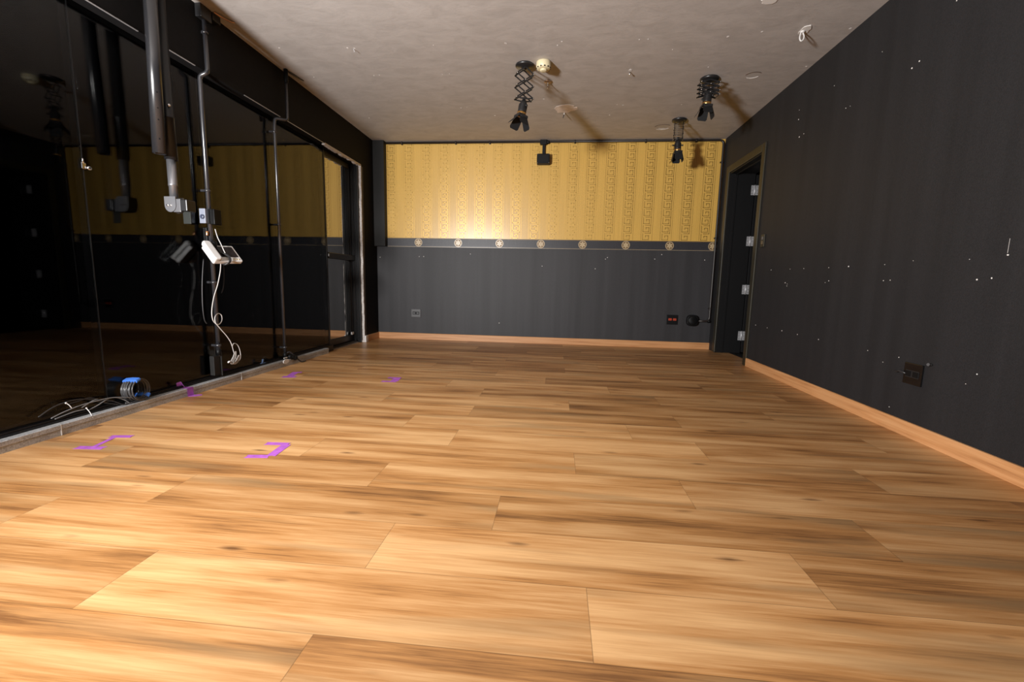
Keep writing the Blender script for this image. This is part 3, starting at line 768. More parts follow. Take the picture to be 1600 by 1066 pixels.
# sprinkler-like hook plate
p = on(2, H, 856, 127)
root = thing('sprinkler_head', (p.x, p.y, H), 'small brass coloured sprinkler rose with drop pin behind the smoke detector', 'sprinkler')
g = G(); g.lathe([(0.030, 0), (0.034, 0.003), (0.032, 0.008), (0.018, 0.012), (0.0, 0.0125)], (p.x, p.y, H), (0, 0, -1), 24); g.build('rose', simple('dull_bronze', (0.36, 0.24, 0.15), 0.35, metal=0.6), root)
g = G(); g.lathe([(0.007, 0.010), (0.007, 0.022), (0.003, 0.024), (0.003, 0.052), (0.009, 0.053), (0.009, 0.056), (0.0, 0.057)], (p.x, p.y, H), (0, 0, -1), 14); g.build('pin', M['chrome'], root)

# wire stub in the pale patch
p = on(2, H, 882, 176)
g = G(); g.cyl((p.x, p.y, H), (p.x-0.004, p.y-0.002, H-0.022), 0.005, 10, 1); g.cyl((p.x-0.004, p.y-0.002, H-0.02), (p.x-0.012, p.y-0.004, H-0.052), 0.0045, 10, 0)
tag(g.build('wire_stub', [M['rubber'], M['white']]), 'short black wire stub poking from the pale ceiling patch', 'wire')
# cable loop near the right wall
p = on(2, H, 1254, 48)
pts_ = [(0, 0, 0.004), (-0.012, -0.004, -0.020), (-0.016, -0.006, -0.048), (-0.008, -0.008, -0.066), (0.006, -0.008, -0.058), (0.010, -0.006, -0.036), (0.004, 0, -0.012), (0.010, 0.004, 0.003)]
g = G(); g.tube(smooth_path([(p.x+a, p.y+c, H+d) for a, c, d in pts_], 6), 0.0045, 8)
g.lathe([(0.014, 0.0), (0.015, 0.008), (0.010, 0.014)], (p.x, p.y, H), (0, 0, -1), 12)
tag(g.build('cable_loop', M['white_cable']), 'white cable loop hanging from a broken ceiling hole near right wall', 'cable')
# little anchor screw
p = on(2, H, 984, 112)
g = G(); g.cyl((p.x, p.y, H+0.002), (p.x, p.y, H-0.022), 0.0035, 8); g.lathe([(0.0035, 0.018), (0.008, 0.020), (0.008, 0.023), (0.004, 0.025)], (p.x, p.y, H), (0, 0, -1), 10)
tag(g.build('ceiling_screw', M['chrome']), 'bare metal screw sticking out of the middle of the ceiling', 'screw')
p = on(2, H, 552, 76)
g = G(); g.cyl((p.x, p.y, H+0.002), (p.x+0.003, p.y, H-0.012), 0.0018, 8); g.tube(smooth_path([(p.x+0.003, p.y, H-0.010), (p.x+0.008, p.y, H-0.014), (p.x+0.008, p.y, H-0.022), (p.x+0.002, p.y, H-0.020)], 5), 0.0016, 6)
tag(g.build('ceiling_hook', M['zinc']), 'tiny hook screwed into the ceiling left of centre', 'hook')

# ================================================================== BACK WALL THINGS
# conduit along the top of the back wall, down the right corner to a round box
root = thing('conduit_run', (0, D-0.02, H-0.06), 'dark conduit along the top of the gold wallpaper and down the right corner', 'conduit')
yc = D-0.022
path = fillet([(-2.155, yc, 2.432), (XR-0.026, yc, 2.432), (XR-0.026, yc, 0.345), (XR-0.17, yc, 0.345)], 0.05, 8)
g = G(); g.tube(path, 0.0125, 12); g.build('pipe', M['brown_conduit'], root)
for x in (-1.955, -1.28, -0.86, 0.16, 0.98, 1.55):
    g = G(); g.lathe([(0.0165, -0.007), (0.0175, 0), (0.0165, 0.007)], (x, yc, 2.432), (1, 0, 0), 14); g.box((x-0.008, yc, 2.412), (x+0.008, D, 2.447), 0); g.build('pipe_clip', M['brown_conduit'], root)
for z in (2.19, 1.33, 0.50):
    g = G(); g.lathe([(0.0165, -0.007), (0.0175, 0), (0.0165, 0.007)], (XR-0.026, yc, z), (0, 0, 1), 14); g.box((XR-0.046, yc, z-0.008), (XR-0.004, D, z+0.008), 0); g.build('pipe_clip', M['brown_conduit'], root)
g = G(); g.lathe([(0.018, 0), (0.020, 0.004), (0.020, 0.026), (0.016, 0.03)], (XR-0.015, yc, 0.345), (-1, 0, 0), 14); g.build('elbow_cap', M['plastic'], root)
g = G()
bx, bz, r_ = 1.655, 0.350, 0.068
poly = [(bx+r_*(abs(math.cos(t))**0.72)*math.copysign(1, math.cos(t)), D, bz+r_*(abs(math.sin(t))**0.72)*math.copysign(1, math.sin(t))) for t in [2*PI*i/32 for i in range(32)]]
g.prism(poly, (0, -0.052, 0), 0)
jb = g.build('junction_box', M['plastic'], root, bevel=0.010, seg=3)
g = G(); g.lathe([(0.054, 0), (0.054, 0.006), (0.048, 0.010), (0.0, 0.011)], (bx, D-0.052, bz), (0, -1, 0), 28); g.build('cover', M['plastic'], jb)

# small black box hanging on a stem from the conduit
root = thing('wall_sensor', (-0.207, D, 2.17), 'small black box hanging on a stem from the middle of the top conduit', 'sensor')
xs_ = -0.207
g = G(); g.box((xs_-0.045, D-0.055, 2.395), (xs_+0.035, D-0.004, H-0.002), 0); g.cyl((xs_+0.035, D-0.03, 2.425), (xs_+0.065, D-0.03, 2.425), 0.02, 14); g.build('clamp', M['plastic'], root, bevel=0.005)
g = G(); g.box((xs_-0.016, D-0.042, 2.27), (xs_+0.016, D-0.026, 2.40), 0); g.build('stem', M['plastic'], root, bevel=0.002)
g = G(); g.box((xs_-0.076, D-0.10, 2.165), (xs_+0.076, D-0.012, 2.278), 0); bx_ = g.build('box_body', M['plastic'], root, bevel=0.006)
g = G(); g.box((xs_-0.062, D-0.104, 2.178), (xs_+0.062, D-0.099, 2.265), 0)
g.build('front_plate', M['plastic'], bx_, bevel=0.002)
for dx in (-0.068, 0.068):
    for dz in (2.173, 2.271):
        g = G(); g.lathe([(0.004, 0), (0.003, 0.002)], (xs_+dx, D-0.10, dz), (0, -1, 0), 8); lab(g.build('screw_head', M['chrome'], bx_), 'bright screw head')

def outlet(name, c, ex, ez, n, w, h, label, mats, kind):
    c, ex, ez, n = Vector(c), Vector(ex), Vector(ez), Vector(n)
    root = thing(name, c, label, 'outlet')
    g = G(); g.obox(c+n*0.005, ex*w/2, ez*h/2, n*0.005); pl_ = g.build('cover_plate', mats[0], root, bevel=0.003)
    g = G(); g.obox(c+n*0.0105, ex*w*0.36, ez*h*0.17, n*0.0012); g.build('module_frame', mats[1], root, bevel=0.001)
    return root, c, ex, ez, n
# grey outlet on the left of the back wall
r_, c, ex, ez, n_ = outlet('power_outlet', (-1.797, D, 0.340), (1,0,0), (0,0,1), (0,-1,0), 0.122, 0.105, 'grey wall outlet low on the back wall below the first medallion', (M['grey_plastic'], M['plastic']), 0)
g = G()
for dx in (-0.024, 0.024): g.obox(c+ex*dx+n_*0.0125, ex*0.014, ez*0.009, n_*0.002, 0)
g.build('socket', M['grey_plastic'], r_, bevel=0.001)
# black outlet with two red sockets
r_, c, ex, ez, n_ = outlet('power_outlet', (1.423, D, 0.350), (1,0,0), (0,0,1), (0,-1,0), 0.135, 0.118, 'black wall outlet with two orange red sockets right of the back wall', (M['plastic'], M['plastic']), 0)
for dx in (-0.026, 0.028):
    g = G(); g.obox(c+ex*dx+ez*0.004+n_*0.0125, ex*0.019, ez*0.013, n_*0.002, 0)
    for q in (-1, 0, 1): g.cyl(c+ex*(dx+q*0.009)+ez*(0.004-0.003*(q == 0))+n_*0.0143, c+ex*(dx+q*0.009)+ez*(0.004-0.003*(q == 0))+n_*0.0150, 0.0026, 8, 1)
    lab(g.build('socket', [M['orange'], M['plastic']], r_, bevel=0.001), 'orange red socket')
# large black outlet on the right wall with loose cable ends
r_, c, ex, ez, n_ = outlet('power_outlet', (XR, 2.452, 0.333), (0,-1,0), (0,0,1), (-1,0,0), 0.118, 0.112, 'black double outlet low on the right wall', (M['gloss_black'], M['black_metal']), 0)
for dx in (-0.024, 0.024):
    g = G(); g.obox(c+ex*dx+n_*0.0125, ex*0.017, ez*0.014, n_*0.002, 0)
    for q in (-1, 0, 1): g.cyl(c+ex*(dx+q*0.008)-ez*(0.003*(q == 0))+n_*0.0143, c+ex*(dx+q*0.008)-ez*(0.003*(q == 0))+n_*0.0152, 0.0024, 8, 1)
    g.build('socket', [M['plastic'], M['black_wall']], r_, bevel=0.001)
a = on(0, XR, 1402, 580)
g = G(); g.tube(smooth_path([(XR-0.004, a.y+0.01, a.z), (XR-0.014, a.y-0.015, a.z+0.001), (XR-0.020, 2.53, a.z+0.008), (XR-0.016, 2.505, a.z+0.006), (XR-0.004, 2.492, a.z-0.002)], 6), 0.0042, 8)
tag(g.build('cable_end', M['rubber']), 'short black cable end left of the double outlet on right wall', 'cable')
a = on(0, XR, 1456.5, 570.5)
g = G(); g.cyl((XR+0.001, a.y, a.z), (XR-0.022, a.y-0.006, a.z+0.002), 0.0045, 10); g.lathe([(0.003, 0), (0.008, 0.002), (0.007, 0.006)], (XR-0.020, a.y-0.006, a.z+0.002), (-1, -0.2, 0.1), 10)
tag(g.build('wall_screw', M['grey_plastic']), 'dark screw plug right of the double outlet on right wall', 'screw')
# light switch beside the doorway
root = thing('light_switch', (XR, 4.33, 1.19), 'narrow dark light switch beside the doorway casing', 'switch')
g = G(); g.box((XR-0.010, 4.295, 1.135), (XR, 4.365, 1.25), 0); g.build('cover_plate', M['casing'], root, bevel=0.003)
g = G(); g.box((XR-0.015, 4.315, 1.16), (XR-0.009, 4.345, 1.19), 0); g.build('rocker', M['copper_dark'], root, bevel=0.002)
g = G(); g.box((XR-0.014, 4.315, 1.20), (XR-0.009, 4.345, 1.23), 0); g.build('rocker', M['grey_plastic'], root, bevel=0.002)

# white block at the foot of the door edge
g = G(); g.box((XS, 5.098, 0.0), (XS+0.018, 5.160, 0.078), 0); g.cyl((XS+0.018, 5.130, 0.055), (XS+0.0195, 5.130, 0.055), 0.006, 12, 1)
tag(g.build('floor_block', [M['white'], M['copper']], bevel=0.003), 'white plastic block at the foot of the glass door edge', 'block')

# ================================================================== LEFT SIDE THINGS
# hanging telescopic poles
root = thing('ceiling_pole', (-2.212, 2.332, H), 'thick dark steel pole hanging from the ceiling with an open lower end', 'pole')
g = G(); g.lathe([(0.062, 0), (0.062, 0.008), (0.036, 0.012), (0.036, 0.04)], (-2.212+0.027, 2.332, H), (0, 0, -1), 28); g.build('ceiling_flange', M['black_metal'], root)
g = G(); g.lathe([(0.0310, 0.01), (0.0310, H-1.428), (0.0275, H-1.428), (0.0275, H-1.46), (0.0, H-1.461)], (-2.212+0.027, 2.332, H), (-0.026, 0, -1), 32); pt = g.build('outer_tube', M['gun_metal'], root)
for z in (1.50, 1.60, 1.66, 1.74):
    g = G(); xx = -2.212+0.026*(z-1.43); g.cyl((xx+0.023, 2.332-0.018, z), (xx+0.0265, 2.332-0.0195, z), 0.0035, 8); g.build('bolt_hole', M['black_wall'], pt)
PBX, PBY = -2.231, 2.426
root = thing('bracket_pole', (PBX, PBY, H), 'longer steel pole behind the thick one, ending in a tilting bracket', 'pole')
g = G(); g.lathe([(0.058, 0), (0.058, 0.008), (0.034, 0.012), (0.034, 0.04)], (PBX, PBY, H), (0, 0, -1), 28); g.build('ceiling_flange', M['black_metal'], root)
g = G(); g.lathe([(0.0310, 0.01), (0.0310, H-1.655), (0.0318, H-1.654), (0.0318, H-1.645), (0.0310, H-1.644), (0.0310, H-1.42), (0.022, H-1.42)], (PBX, PBY, H), (0, 0, -1), 32); g.build('outer_tube', M['black_alu'], root)
g = G(); g.lathe([(0.0225, H-1.43), (0.0225, H-1.286), (0.0235, H-1.284), (0.0235, H-1.276), (0.0205, H-1.274), (0.0205, H-1.20)], (PBX, PBY, H), (0, 0, -1), 28); lab(g.build('inner_tube', M['silver'], root), 'bright inner steel tube')
g = G(); g.lathe([(0.008, 0), (0.008, 0.006), (0.004, 0.008)], (PBX+0.027, PBY-0.016, 1.71), (0.85, -0.5, 0), 12); lab(g.build('cap_screw', M['chrome'], root), 'bright cap screw')
# bracket: rounded cheek plates, tilt block, dark joint and lower plate
def cheek(y_, th):
    pts = [(PBX-0.035, y_, 1.212), (PBX+0.035, y_, 1.212)] + [(PBX+0.035*math.cos(t), y_, 1.165+0.040*math.sin(t)) for t in [-PI*i/14 for i in range(15)]]
    g = G(); g.prism(pts, (0, th, 0), 0); return g
g = cheek(PBY-0.030, 0.004)
for dx in (-0.008, 0.010): g.lathe([(0.0065, 0), (0.0065, 0.004), (0.003, 0.006)], (PBX+dx-0.006, PBY-0.030, 1.163), (0, -1, 0), 10, 1)
lab(g.build('cheek_plate', [M['silver'], M['chrome']], root), 'rounded steel cheek plate with two screws')
g = cheek(PBY+0.026, 0.004); g.build('cheek_plate', M['silver'], root)
g = G(); g.box((PBX-0.034, PBY-0.026, 1.200), (PBX+0.034, PBY+0.026, 1.210), 0); g.box((PBX+0.012, PBY-0.025, 1.125), (PBX+0.060, PBY+0.026, 1.200), 0); g.build('tilt_block', M['zinc_dark'], root, bevel=0.003)
g = G(); g.lathe([(0.028, -0.02), (0.033, -0.014), (0.033, 0.014), (0.028, 0.02)], (PBX+0.082, PBY+0.0, 1.165), (1, 0, 0), 20); g.box((PBX+0.065, PBY-0.035, 1.13), (PBX+0.108, PBY+0.030, 1.195), 0); g.build('swivel_joint', M['black_metal'], root, bevel=0.004)
g = G(); g.box((PBX+0.052, PBY-0.004, 1.062), (PBX+0.100, PBY+0.002, 1.135), 0); g.build('lower_plate', M['dull'], root, bevel=0.002)

# conduit in front of the glass seam (near)
CX, CY = -2.332, 2.805
root = thing('conduit_drop', (CX, CY, 0.06), 'black conduit down the glass carrying the white intercom', 'conduit', 'conduits down the glass wall')
g = G(); g.tube(fillet([(-2.285, 2.817, 2.445), (-2.285, 2.817, 2.062), (CX, CY, 2.040), (CX, CY, 0.21)], 0.028, 8), 0.0135, 14); g.build('pipe', M['conduit'], root)
g = G(); g.box((-2.303, 2.765, 2.37), (-2.262, 2.855, 2.448), 0); g.box((-2.304, 2.86, 2.40), (-2.26, 2.93, 2.447), 0); g.build('ceiling_clamp', M['black_metal'], root, bevel=0.004)
g = G(); g.tube(smooth_path([(-2.25, 2.86, 2.444), (-2.225, 2.90, 2.432), (-2.21, 2.955, 2.436), (-2.205, 2.985, 2.447)], 6), 0.004, 8); g.build('wire_end', M['copper'], root)
for z in (1.325, 0.72, 0.285, 2.30):
    x_, y_ = (CX, CY) if z < 2.1 else (-2.285, 2.817)
    g = G(); g.lathe([(0.0175, -0.008), (0.0185, 0), (0.0175, 0.008)], (x_, y_, z), (0, 0, 1), 16); g.box((XG+0.001 if z < 2.1 else XS, y_-0.009, z-0.007), (x_, y_+0.009, z+0.007), 0)
    g.build('pipe_clip', M['conduit'], root)
g = G(); g.box((CX-0.028, CY-0.055, 0.080), (CX+0.006, CY+0.008, 0.215), 0); g.box((CX+0.006, CY+0.004, 0.068), (CX+0.014, CY+0.014, 0.235), 0); g.build('foot_box', M['black_panel'], root, bevel=0.003)
g = G(); g.lathe([(0.016, 0), (0.016, 0.04), (0.012, 0.042)], (CX, CY, 0.215), (0, 0, 1), 14); g.build('gland', M['plastic'], root)

# conduit in front of the next seam (far)
C2X, C2Y = -2.334, 3.558
root = thing('conduit_drop', (C2X, C2Y, 0.06), 'slim black conduit stepping in from ceiling to glass, second from camera', 'conduit', 'conduits down the glass wall')
g = G(); g.tube(fillet([(-2.262, 3.635, 2.447), (-2.262, 3.630, 2.052), (C2X, 3.572, 2.050), (C2X, C2Y+0.003, 1.98), (C2X, C2Y, 0.085)], 0.022, 8), 0.0115, 14); g.build('pipe', M['conduit'], root)
g = G(); g.lathe([(0.0165, 0.0), (0.0165, 0.10), (0.013, 0.105)], (-2.262, 3.635, 2.448), (0, 0, -1), 14); g.build('ceiling_sleeve', M['plastic'], root)
g = G(); g.tube(smooth_path([(-2.257, 3.645, 2.440), (-2.245, 3.70, 2.437), (-2.235, 3.80, 2.444), (-2.232, 3.84, 2.450)], 6), 0.0065, 8); g.build('wire_end', M['brown_conduit'], root)
for z in (1.94, 1.20, 0.16):
    g = G(); g.lathe([(0.0155, -0.007), (0.0165, 0), (0.0155, 0.007)], (C2X, C2Y, z), (0, 0, 1), 16); g.box((XG+0.001, C2Y-0.009, z-0.007), (C2X, C2Y+0.009, z+0.007), 0); g.build('pipe_clip', M['conduit'], root)
g = G(); g.lathe([(0.018, 0), (0.018, 0.045), (0.013, 0.05)], (C2X, C2Y, 0.062), (0, 0, 1), 14); g.build('gland', M['plastic'], root)
# oval white tag and dark plug at its foot
root = thing('plug_bundle', (-2.318, 3.55, 0.053), 'black ribbed plug with oval white tag on the kerb at the second conduit foot', 'plug')
g = G(); c = on(0, -2.306, 443.5, 565.5)
g.prism([(-2.286, c.y-0.004+0.040*math.cos(t), 0.032+0.020*math.sin(t)+0.018) for t in [2*PI*i/26 for i in range(26)]], (0.006, 0, 0), 0); lab(g.build('tag', M['white'], root, bevel=0.001), 'oval white tag')
g = G(); g.box((-2.29, c.y-0.026, 0.078), (-2.284, c.y+0.020, 0.084), 0); lab(g.build('tag_strip', M['white'], root), 'thin white strip above the tag')
g = G(); q0 = Vector((-2.318, 3.585, 0.076)); ax_ = Vector((0.55, 0.80, -0.35)).normalized()
g.lathe([(0.012, -0.012), (0.021, 0.0), (0.023, 0.012), (0.019, 0.018), (0.023, 0.024), (0.023, 0.036), (0.018, 0.042), (0.022, 0.048), (0.021, 0.066), (0.012, 0.074)], q0, ax_, 18); g.build('plug_body', M['plastic'], root)
g = G(); g.tube(smooth_path([(C2X, C2Y+0.005, 0.10), (-2.315, 3.585, 0.115), (-2.30, 3.615, 0.09), (-2.285, 3.65, 0.05), (-2.275, 3.70, 0.010), (-2.27, 3.76, 0.007)], 6), 0.006, 8); g.build('lead', M['rubber'], root)

# push button box on the first conduit
root = thing('button_box', (CX, 2.80, 1.10), 'black box with pale button face clamped on the conduit above the intercom', 'switch')
g = G(); g.box((CX+0.0145, 2.785, 1.105), (CX+0.052, 2.850, 1.205), 0); g.build('box_body', M['plastic'], root, bevel=0.004)
g = G(); g.box((CX-0.030, 2.755, 1.108), (CX+0.012, 2.775, 1.203), 0); fp = lab(g.build('button_plate', simple('pale_blue_grey', (0.22, 0.24, 0.30), 0.4), root, bevel=0.002), 'pale grey button plate')
g = G(); g.lathe([(0.015, 0), (0.015, 0.006), (0.010, 0.010), (0.0, 0.011)], (CX-0.006, 2.755, 1.150), (0, -1, 0), 18); g.build('button', simple('dark_blue_button', (0.05, 0.06, 0.10), 0.35), fp)
g = G(); g.box((CX-0.012, 2.776, 1.11), (CX+0.02, 2.789, 1.20), 0); g.build('bracket', M['black_metal'], root)
# connector cluster under it
root = thing('cable_connector', (CX, 2.80, 0.96), 'dark connector cluster with a copper coupling on the conduit behind the intercom', 'connector')
g = G(); g.box((CX-0.044, 2.79, 0.965), (CX-0.0145, 2.83, 1.085), 0); g.lathe([(0.02, 0), (0.02, 0.05), (0.016, 0.055)], (CX+0.022, 2.80, 0.94), (0, 0, 1), 14); g.build('connector_body', M['plastic'], root, bevel=0.004)
g = G(); g.lathe([(0.008, 0), (0.009, 0.004), (0.009, 0.026), (0.007, 0.030)], (CX-0.002, 2.778, 1.03), (0, 0, 1), 14); lab(g.build('coupling', M['copper'], root), 'copper coupling')

# white video intercom tied to the conduit, leaning outwards
W = Vector((0.0463, 0.1692, 0.0083)).normalized()
Hh = Vector((0.0990, -0.0216, -0.1120)).normalized()
Nn = Hh.cross(W).normalized()
if Nn.x < 0: Nn = -Nn
C0 = Vector((-2.281, 2.739, 0.926))          # middle of the handset
root = thing('video_intercom', C0, 'white video intercom with handset and black screen tied to the conduit', 'intercom')
def loc(u, v, n): return C0+W*u+Hh*v+Nn*n
def slab(poly, n0, n1, mat, name, par, bev):
    g = G(); g.prism([loc(u, v, n0) for u, v in poly], Nn*(n1-n0), 0); return g.build(name, mat, par, bevel=bev, seg=3)
def rrect(u0, v0, u1, v1, r_, k=5):
    out = []
    for (cx, cy, a0) in ((u1-r_, v1-r_, 0), (u0+r_, v1-r_, PI/2), (u0+r_, v0+r_, PI), (u1-r_, v0+r_, 1.5*PI)):
        for i in range(k+1):
            t = a0+PI/2*i/k; out.append((cx+r_*math.cos(t), cy+r_*math.sin(t)))
    return out
slab(rrect(-0.020, -0.062, 0.185, 0.082, 0.010), -0.034, -0.008, M['white'], 'base', root, 0.004)
slab(rrect(0.040, -0.050, 0.172, 0.044, 0.004), -0.008, -0.0062, M['screen'], 'screen', root, 0.0006)
hsx = slab(rrect(-0.028, -0.078, 0.026, 0.084, 0.018), -0.006, 0.022, M['white'], 'handset', root, 0.009)
slab(rrect(-0.024, -0.076, 0.022, -0.040, 0.014), -0.012, -0.004, M['white'], 'earpiece', hsx, 0.003)
slab(rrect(-0.024, 0.046, 0.022, 0.082, 0.014), -0.012, -0.004, M['white'], 'mouthpiece', hsx, 0.003)
g = G()
for k in range(3): g.lathe([(0.0055, 0), (0.005, 0.003), (0.0, 0.0035)], loc(0.125+k*0.018, 0.064, -0.008), Nn, 10)
g.build('buttons', M['cream'], root)

# white cable: from the conduit, round the intercom, down to a coil by the foot
def left(px, py, x): return on(0, x, px, py)
root = thing('white_cable', left(340, 440, -2.30), 'thin white cable looped through the intercom and hanging down beside the conduit', 'cable')
g = G()
pts_ = [left(336, 358, -2.318), left(340, 371, -2.312), left(345, 381, -2.285), left(349, 390, -2.255), left(352, 396, -2.245)]
g.tube(smooth_path(pts_, 7), 0.0027, 8)
pts_ = [left(345, 411, -2.27), left(344, 425, -2.285), left(340, 445, -2.295), left(334, 465, -2.30), left(331, 485, -2.302), left(332, 498, -2.302), left(336, 505, -2.304), left(342, 507, -2.300), left(346.5, 501, -2.300), left(346, 493, -2.302), left(341, 490, -2.306), left(336, 495, -2.300), left(336.5, 504, -2.296), left(341, 510, -2.294), left(347, 517, -2.292), left(354, 525, -2.290), left(360, 534, -2.288), left(363, 542, -2.286)]
g.tube(smooth_path(pts_, 6), 0.0027, 8)
g.build('upper_run', M['white_cable'], root)
g = G()
pts_ = [left(363, 542, -2.286), left(366, 553, -2.285), left(369, 561, -2.284), left(374, 563, -2.283), left(376, 556, -2.283), left(374, 545, -2.284), left(370, 538, -2.285), left(365, 537, -2.285), left(363, 542, -2.286)]
g.tube(smooth_path(pts_, 6), 0.0022, 8)
for k in range(4):
    o = k*1.6
    pts_ = [left(367+o*0.4, 549, -2.286-k*0.003), left(364+o, 558, -2.284-k*0.003), left(360+o, 566, -2.284-k*0.003), left(363+o, 569, -2.283-k*0.003), left(369+o, 563, -2.282-k*0.003), left(373+o*0.4, 555, -2.283-k*0.003)]
    g.tube(smooth_path(pts_, 6), 0.0020, 8, closed=False)
g.build('coiled_end', M['white_cable'], root)
g = G(); a = left(356, 567, -2.288); g.lathe([(0.004, 0), (0.006, 0.004), (0.006, 0.014), (0.003, 0.018)], a, (0.4, 0.5, 0.5), 12); lab(g.build('end_plug', M['white'], root), 'white end plug')
# black cable tie loop around the intercom
g = G()
tie = [loc(0.060, 0.010, -0.004), loc(0.075, 0.030, 0.006), loc(0.082, 0.060, 0.008), loc(0.075, 0.088, -0.002), loc(0.058, 0.092, -0.030), loc(0.050, 0.070, -0.042), loc(0.052, 0.030, -0.042), loc(0.055, -0.02, -0.042), loc(0.056, -0.066, -0.030), loc(0.058, -0.040, -0.004)]
for dd in (0, 0.006, 0.012):
    g.tube(smooth_path([p+W*dd for p in tie]+[tie[0]+W*dd], 5), 0.0028, 6)
tag(g.build('cable_tie', M['rubber']), 'black cable loops wrapped around the white intercom', 'cable')
# dark cables hanging down beside the conduit
g = G(); g.tube(smooth_path([left(318, 405, -2.345), left(316, 440, -2.347), left(316.5, 475, -2.347), left(319, 498, -2.345), left(323, 506, -2.342)], 6), 0.0034, 8)
tag(g.build('hanging_cable', M['rubber']), 'thin dark cable hanging left of the first conduit', 'cable', 'dark cables under the intercom')
g = G(); g.tube(smooth_path([left(349, 412, -2.345), left(350, 430, -2.345), left(349, 448, -2.345), left(346, 458, -2.343)], 6), 0.0032, 8)
tag(g.build('hanging_cable', M['rubber']), 'short dark cable hanging right of the first conduit', 'cable', 'dark cables under the intercom')

# clip on the glass seam
a = left(131, 259, XG+0.006)
root = thing('glass_clip', a, 'small chrome clip on the glass seam left of the hanging poles', 'clip')
g = G(); g.box((XG, a.y-0.010, a.z-0.016), (XG+0.008, a.y+0.010, a.z+0.016), 0); g.build('clip_plate', M['chrome'], root, bevel=0.003)
g = G(); g.lathe([(0.010, 0), (0.010, 0.012), (0.006, 0.016)], (XG+0.006, a.y+0.020, a.z-0.008), (1, -0.3, 0), 14); g.cyl((XG+0.006, a.y-0.002, a.z+0.01), (XG+0.006, a.y-0.004, a.z+0.035), 0.004, 10); g.build('clip_knob', M['chrome'], root)

# cable coil with blue straps on the kerb
CC = Vector((-2.336, 2.185, 0.053+0.068)); AX = Vector((0.98, 0.12, 0.05)).normalized()
E1 = AX.cross(Vector((0, 0, 1))).normalized(); E2 = AX.cross(E1).normalized()
root = thing('cable_coil', (CC.x, CC.y, 0.053), 'black cable coil with two blue straps standing on the kerb', 'cable')
rc = random.Random(11)
g = G(); pts_ = []
turns = 11; per = 22
for i in range(turns*per+1):
    t = 2*PI*i/per; k = i/per
    off = (-0.033 + 0.066*((k*0.37) % 1.0)) * 0.9
    rad = 0.058+0.005*math.sin(k*2.3)+0.003*math.sin(t*2+k)
    pts_.append(CC+AX*off*(1+0.0*k)+E1*(rad*math.cos(t))+E2*(rad*math.sin(t)))
for _ in range(2):
    pts_ = [pts_[0]]+[(pts_[i-1]+pts_[i]*2+pts_[i+1])/4 for i in range(1, len(pts_)-1)]+[pts_[-1]]
g.tube(pts_, 0.0038, 6)
for k in range(5):
    off = -0.030+0.015*k; rad = 0.057+0.005*rc.random()
    g.tube([CC+AX*off+E1*(rad*math.cos(t))+E2*(rad*math.sin(t)) for t in [2*PI*i/24 for i in range(24)]], 0.0038, 6, closed=True)
g.build('cable_turns', M['coil_cable'], root)
def strap(t, ln, w, lift):
    g = G(); prof = []
    rad_o, rad_i = 0.068+lift, 0.050
    m = Vector(E1*math.cos(t)+E2*math.sin(t)); tn = Vector(-E1*math.sin(t)+E2*math.cos(t))
    poly = []
    for (a_, r_) in ((-ln/2, rad_i), (-ln/2-0.004, (rad_i+rad_o)/2), (-ln/2, rad_o), (0, rad_o+0.003), (ln/2, rad_o), (ln/2+0.004, (rad_i+rad_o)/2), (ln/2, rad_i), (0, rad_i-0.002)):
        poly.append(CC+AX*a_+m*r_-tn*w/2)
    g.prism(poly, tn*w, 0)
    return lab(g.build('strap', M['blue'], root, bevel=0.002), 'bright blue hook and loop strap')
# strap angles: one on top facing the camera, one low on the right
strap(math.atan2(0.95, 0.30) if E2.z > 0 else math.atan2(-0.95, 0.30), 0.074, 0.030, 0.000)
up_t = math.atan2(0.0, 1.0)
best = max([2*PI*i/72 for i in range(72)], key=lambda t: (E1*math.cos(t)+E2*math.sin(t)).dot(Vector((0.30, 0.62, -0.60))))
strap(best, 0.070, 0.022, 0.001)

# loose cables along the track
def kerb(px, py, x): return on(0, x, px, py)
T = [
 ([(80,654,-2.350),(100,644,-2.350),(125,634,-2.345),(150,627,-2.340),(172,622,-2.335),(190,621,-2.325),(208,622,-2.318),(221,627,-2.315),(222,631,-2.318),(205,632,-2.322),(196,630,-2.325)], 'grey cable arching over the kerb in front of the coil'),
 ([(108,631,-2.348),(120,628,-2.352),(140,622,-2.352),(158,626,-2.345),(176,627,-2.332),(192,632,-2.322),(202,634,-2.318)], 'dark cable under the arching grey one by the coil'),
 ([(86,655,-2.345),(104,648,-2.345),(118,643,-2.342),(132,640,-2.340)], 'short grey cable lying on the track left of the coil'),
 ([(128,637,-2.340),(136,632,-2.342),(146,626,-2.345),(153,624,-2.348)], 'short grey cable bent up beside the white tie tail'),
 ([(140,640,-2.338),(152,634,-2.338),(166,625,-2.338),(178,621.5,-2.336),(192,624,-2.330),(203,630,-2.322)], 'second grey cable arching just under the long grey one'),
 ([(206,634,-2.318),(216,634,-2.314),(224,631,-2.313),(222,626,-2.316),(210,622,-2.322),(198,621.5,-2.328)], 'thin dark cable loop lying at the right foot of the coil'),
 ([(60,652,-2.352),(84,636,-2.352),(112,626,-2.352),(138,624,-2.350),(160,629,-2.340),(184,632,-2.330)], 'black cable drooping on the track behind the others'),
]
for i, (pl_, lb) in enumerate(T):
    P_l = []
    for px, py, x in pl_:
        q = kerb(px, py, x); q.z = max(q.z, 0.066 if x < -2.345 else 0.058); P_l.append(q)
    g = G(); g.tube(smooth_path(P_l, 7), 0.0027, 8)
    tag(g.build('loose_cable', M['grey_cable'] if i in (0, 2, 3, 4) else M['rubber']), lb, 'cable', 'loose cables on the track')
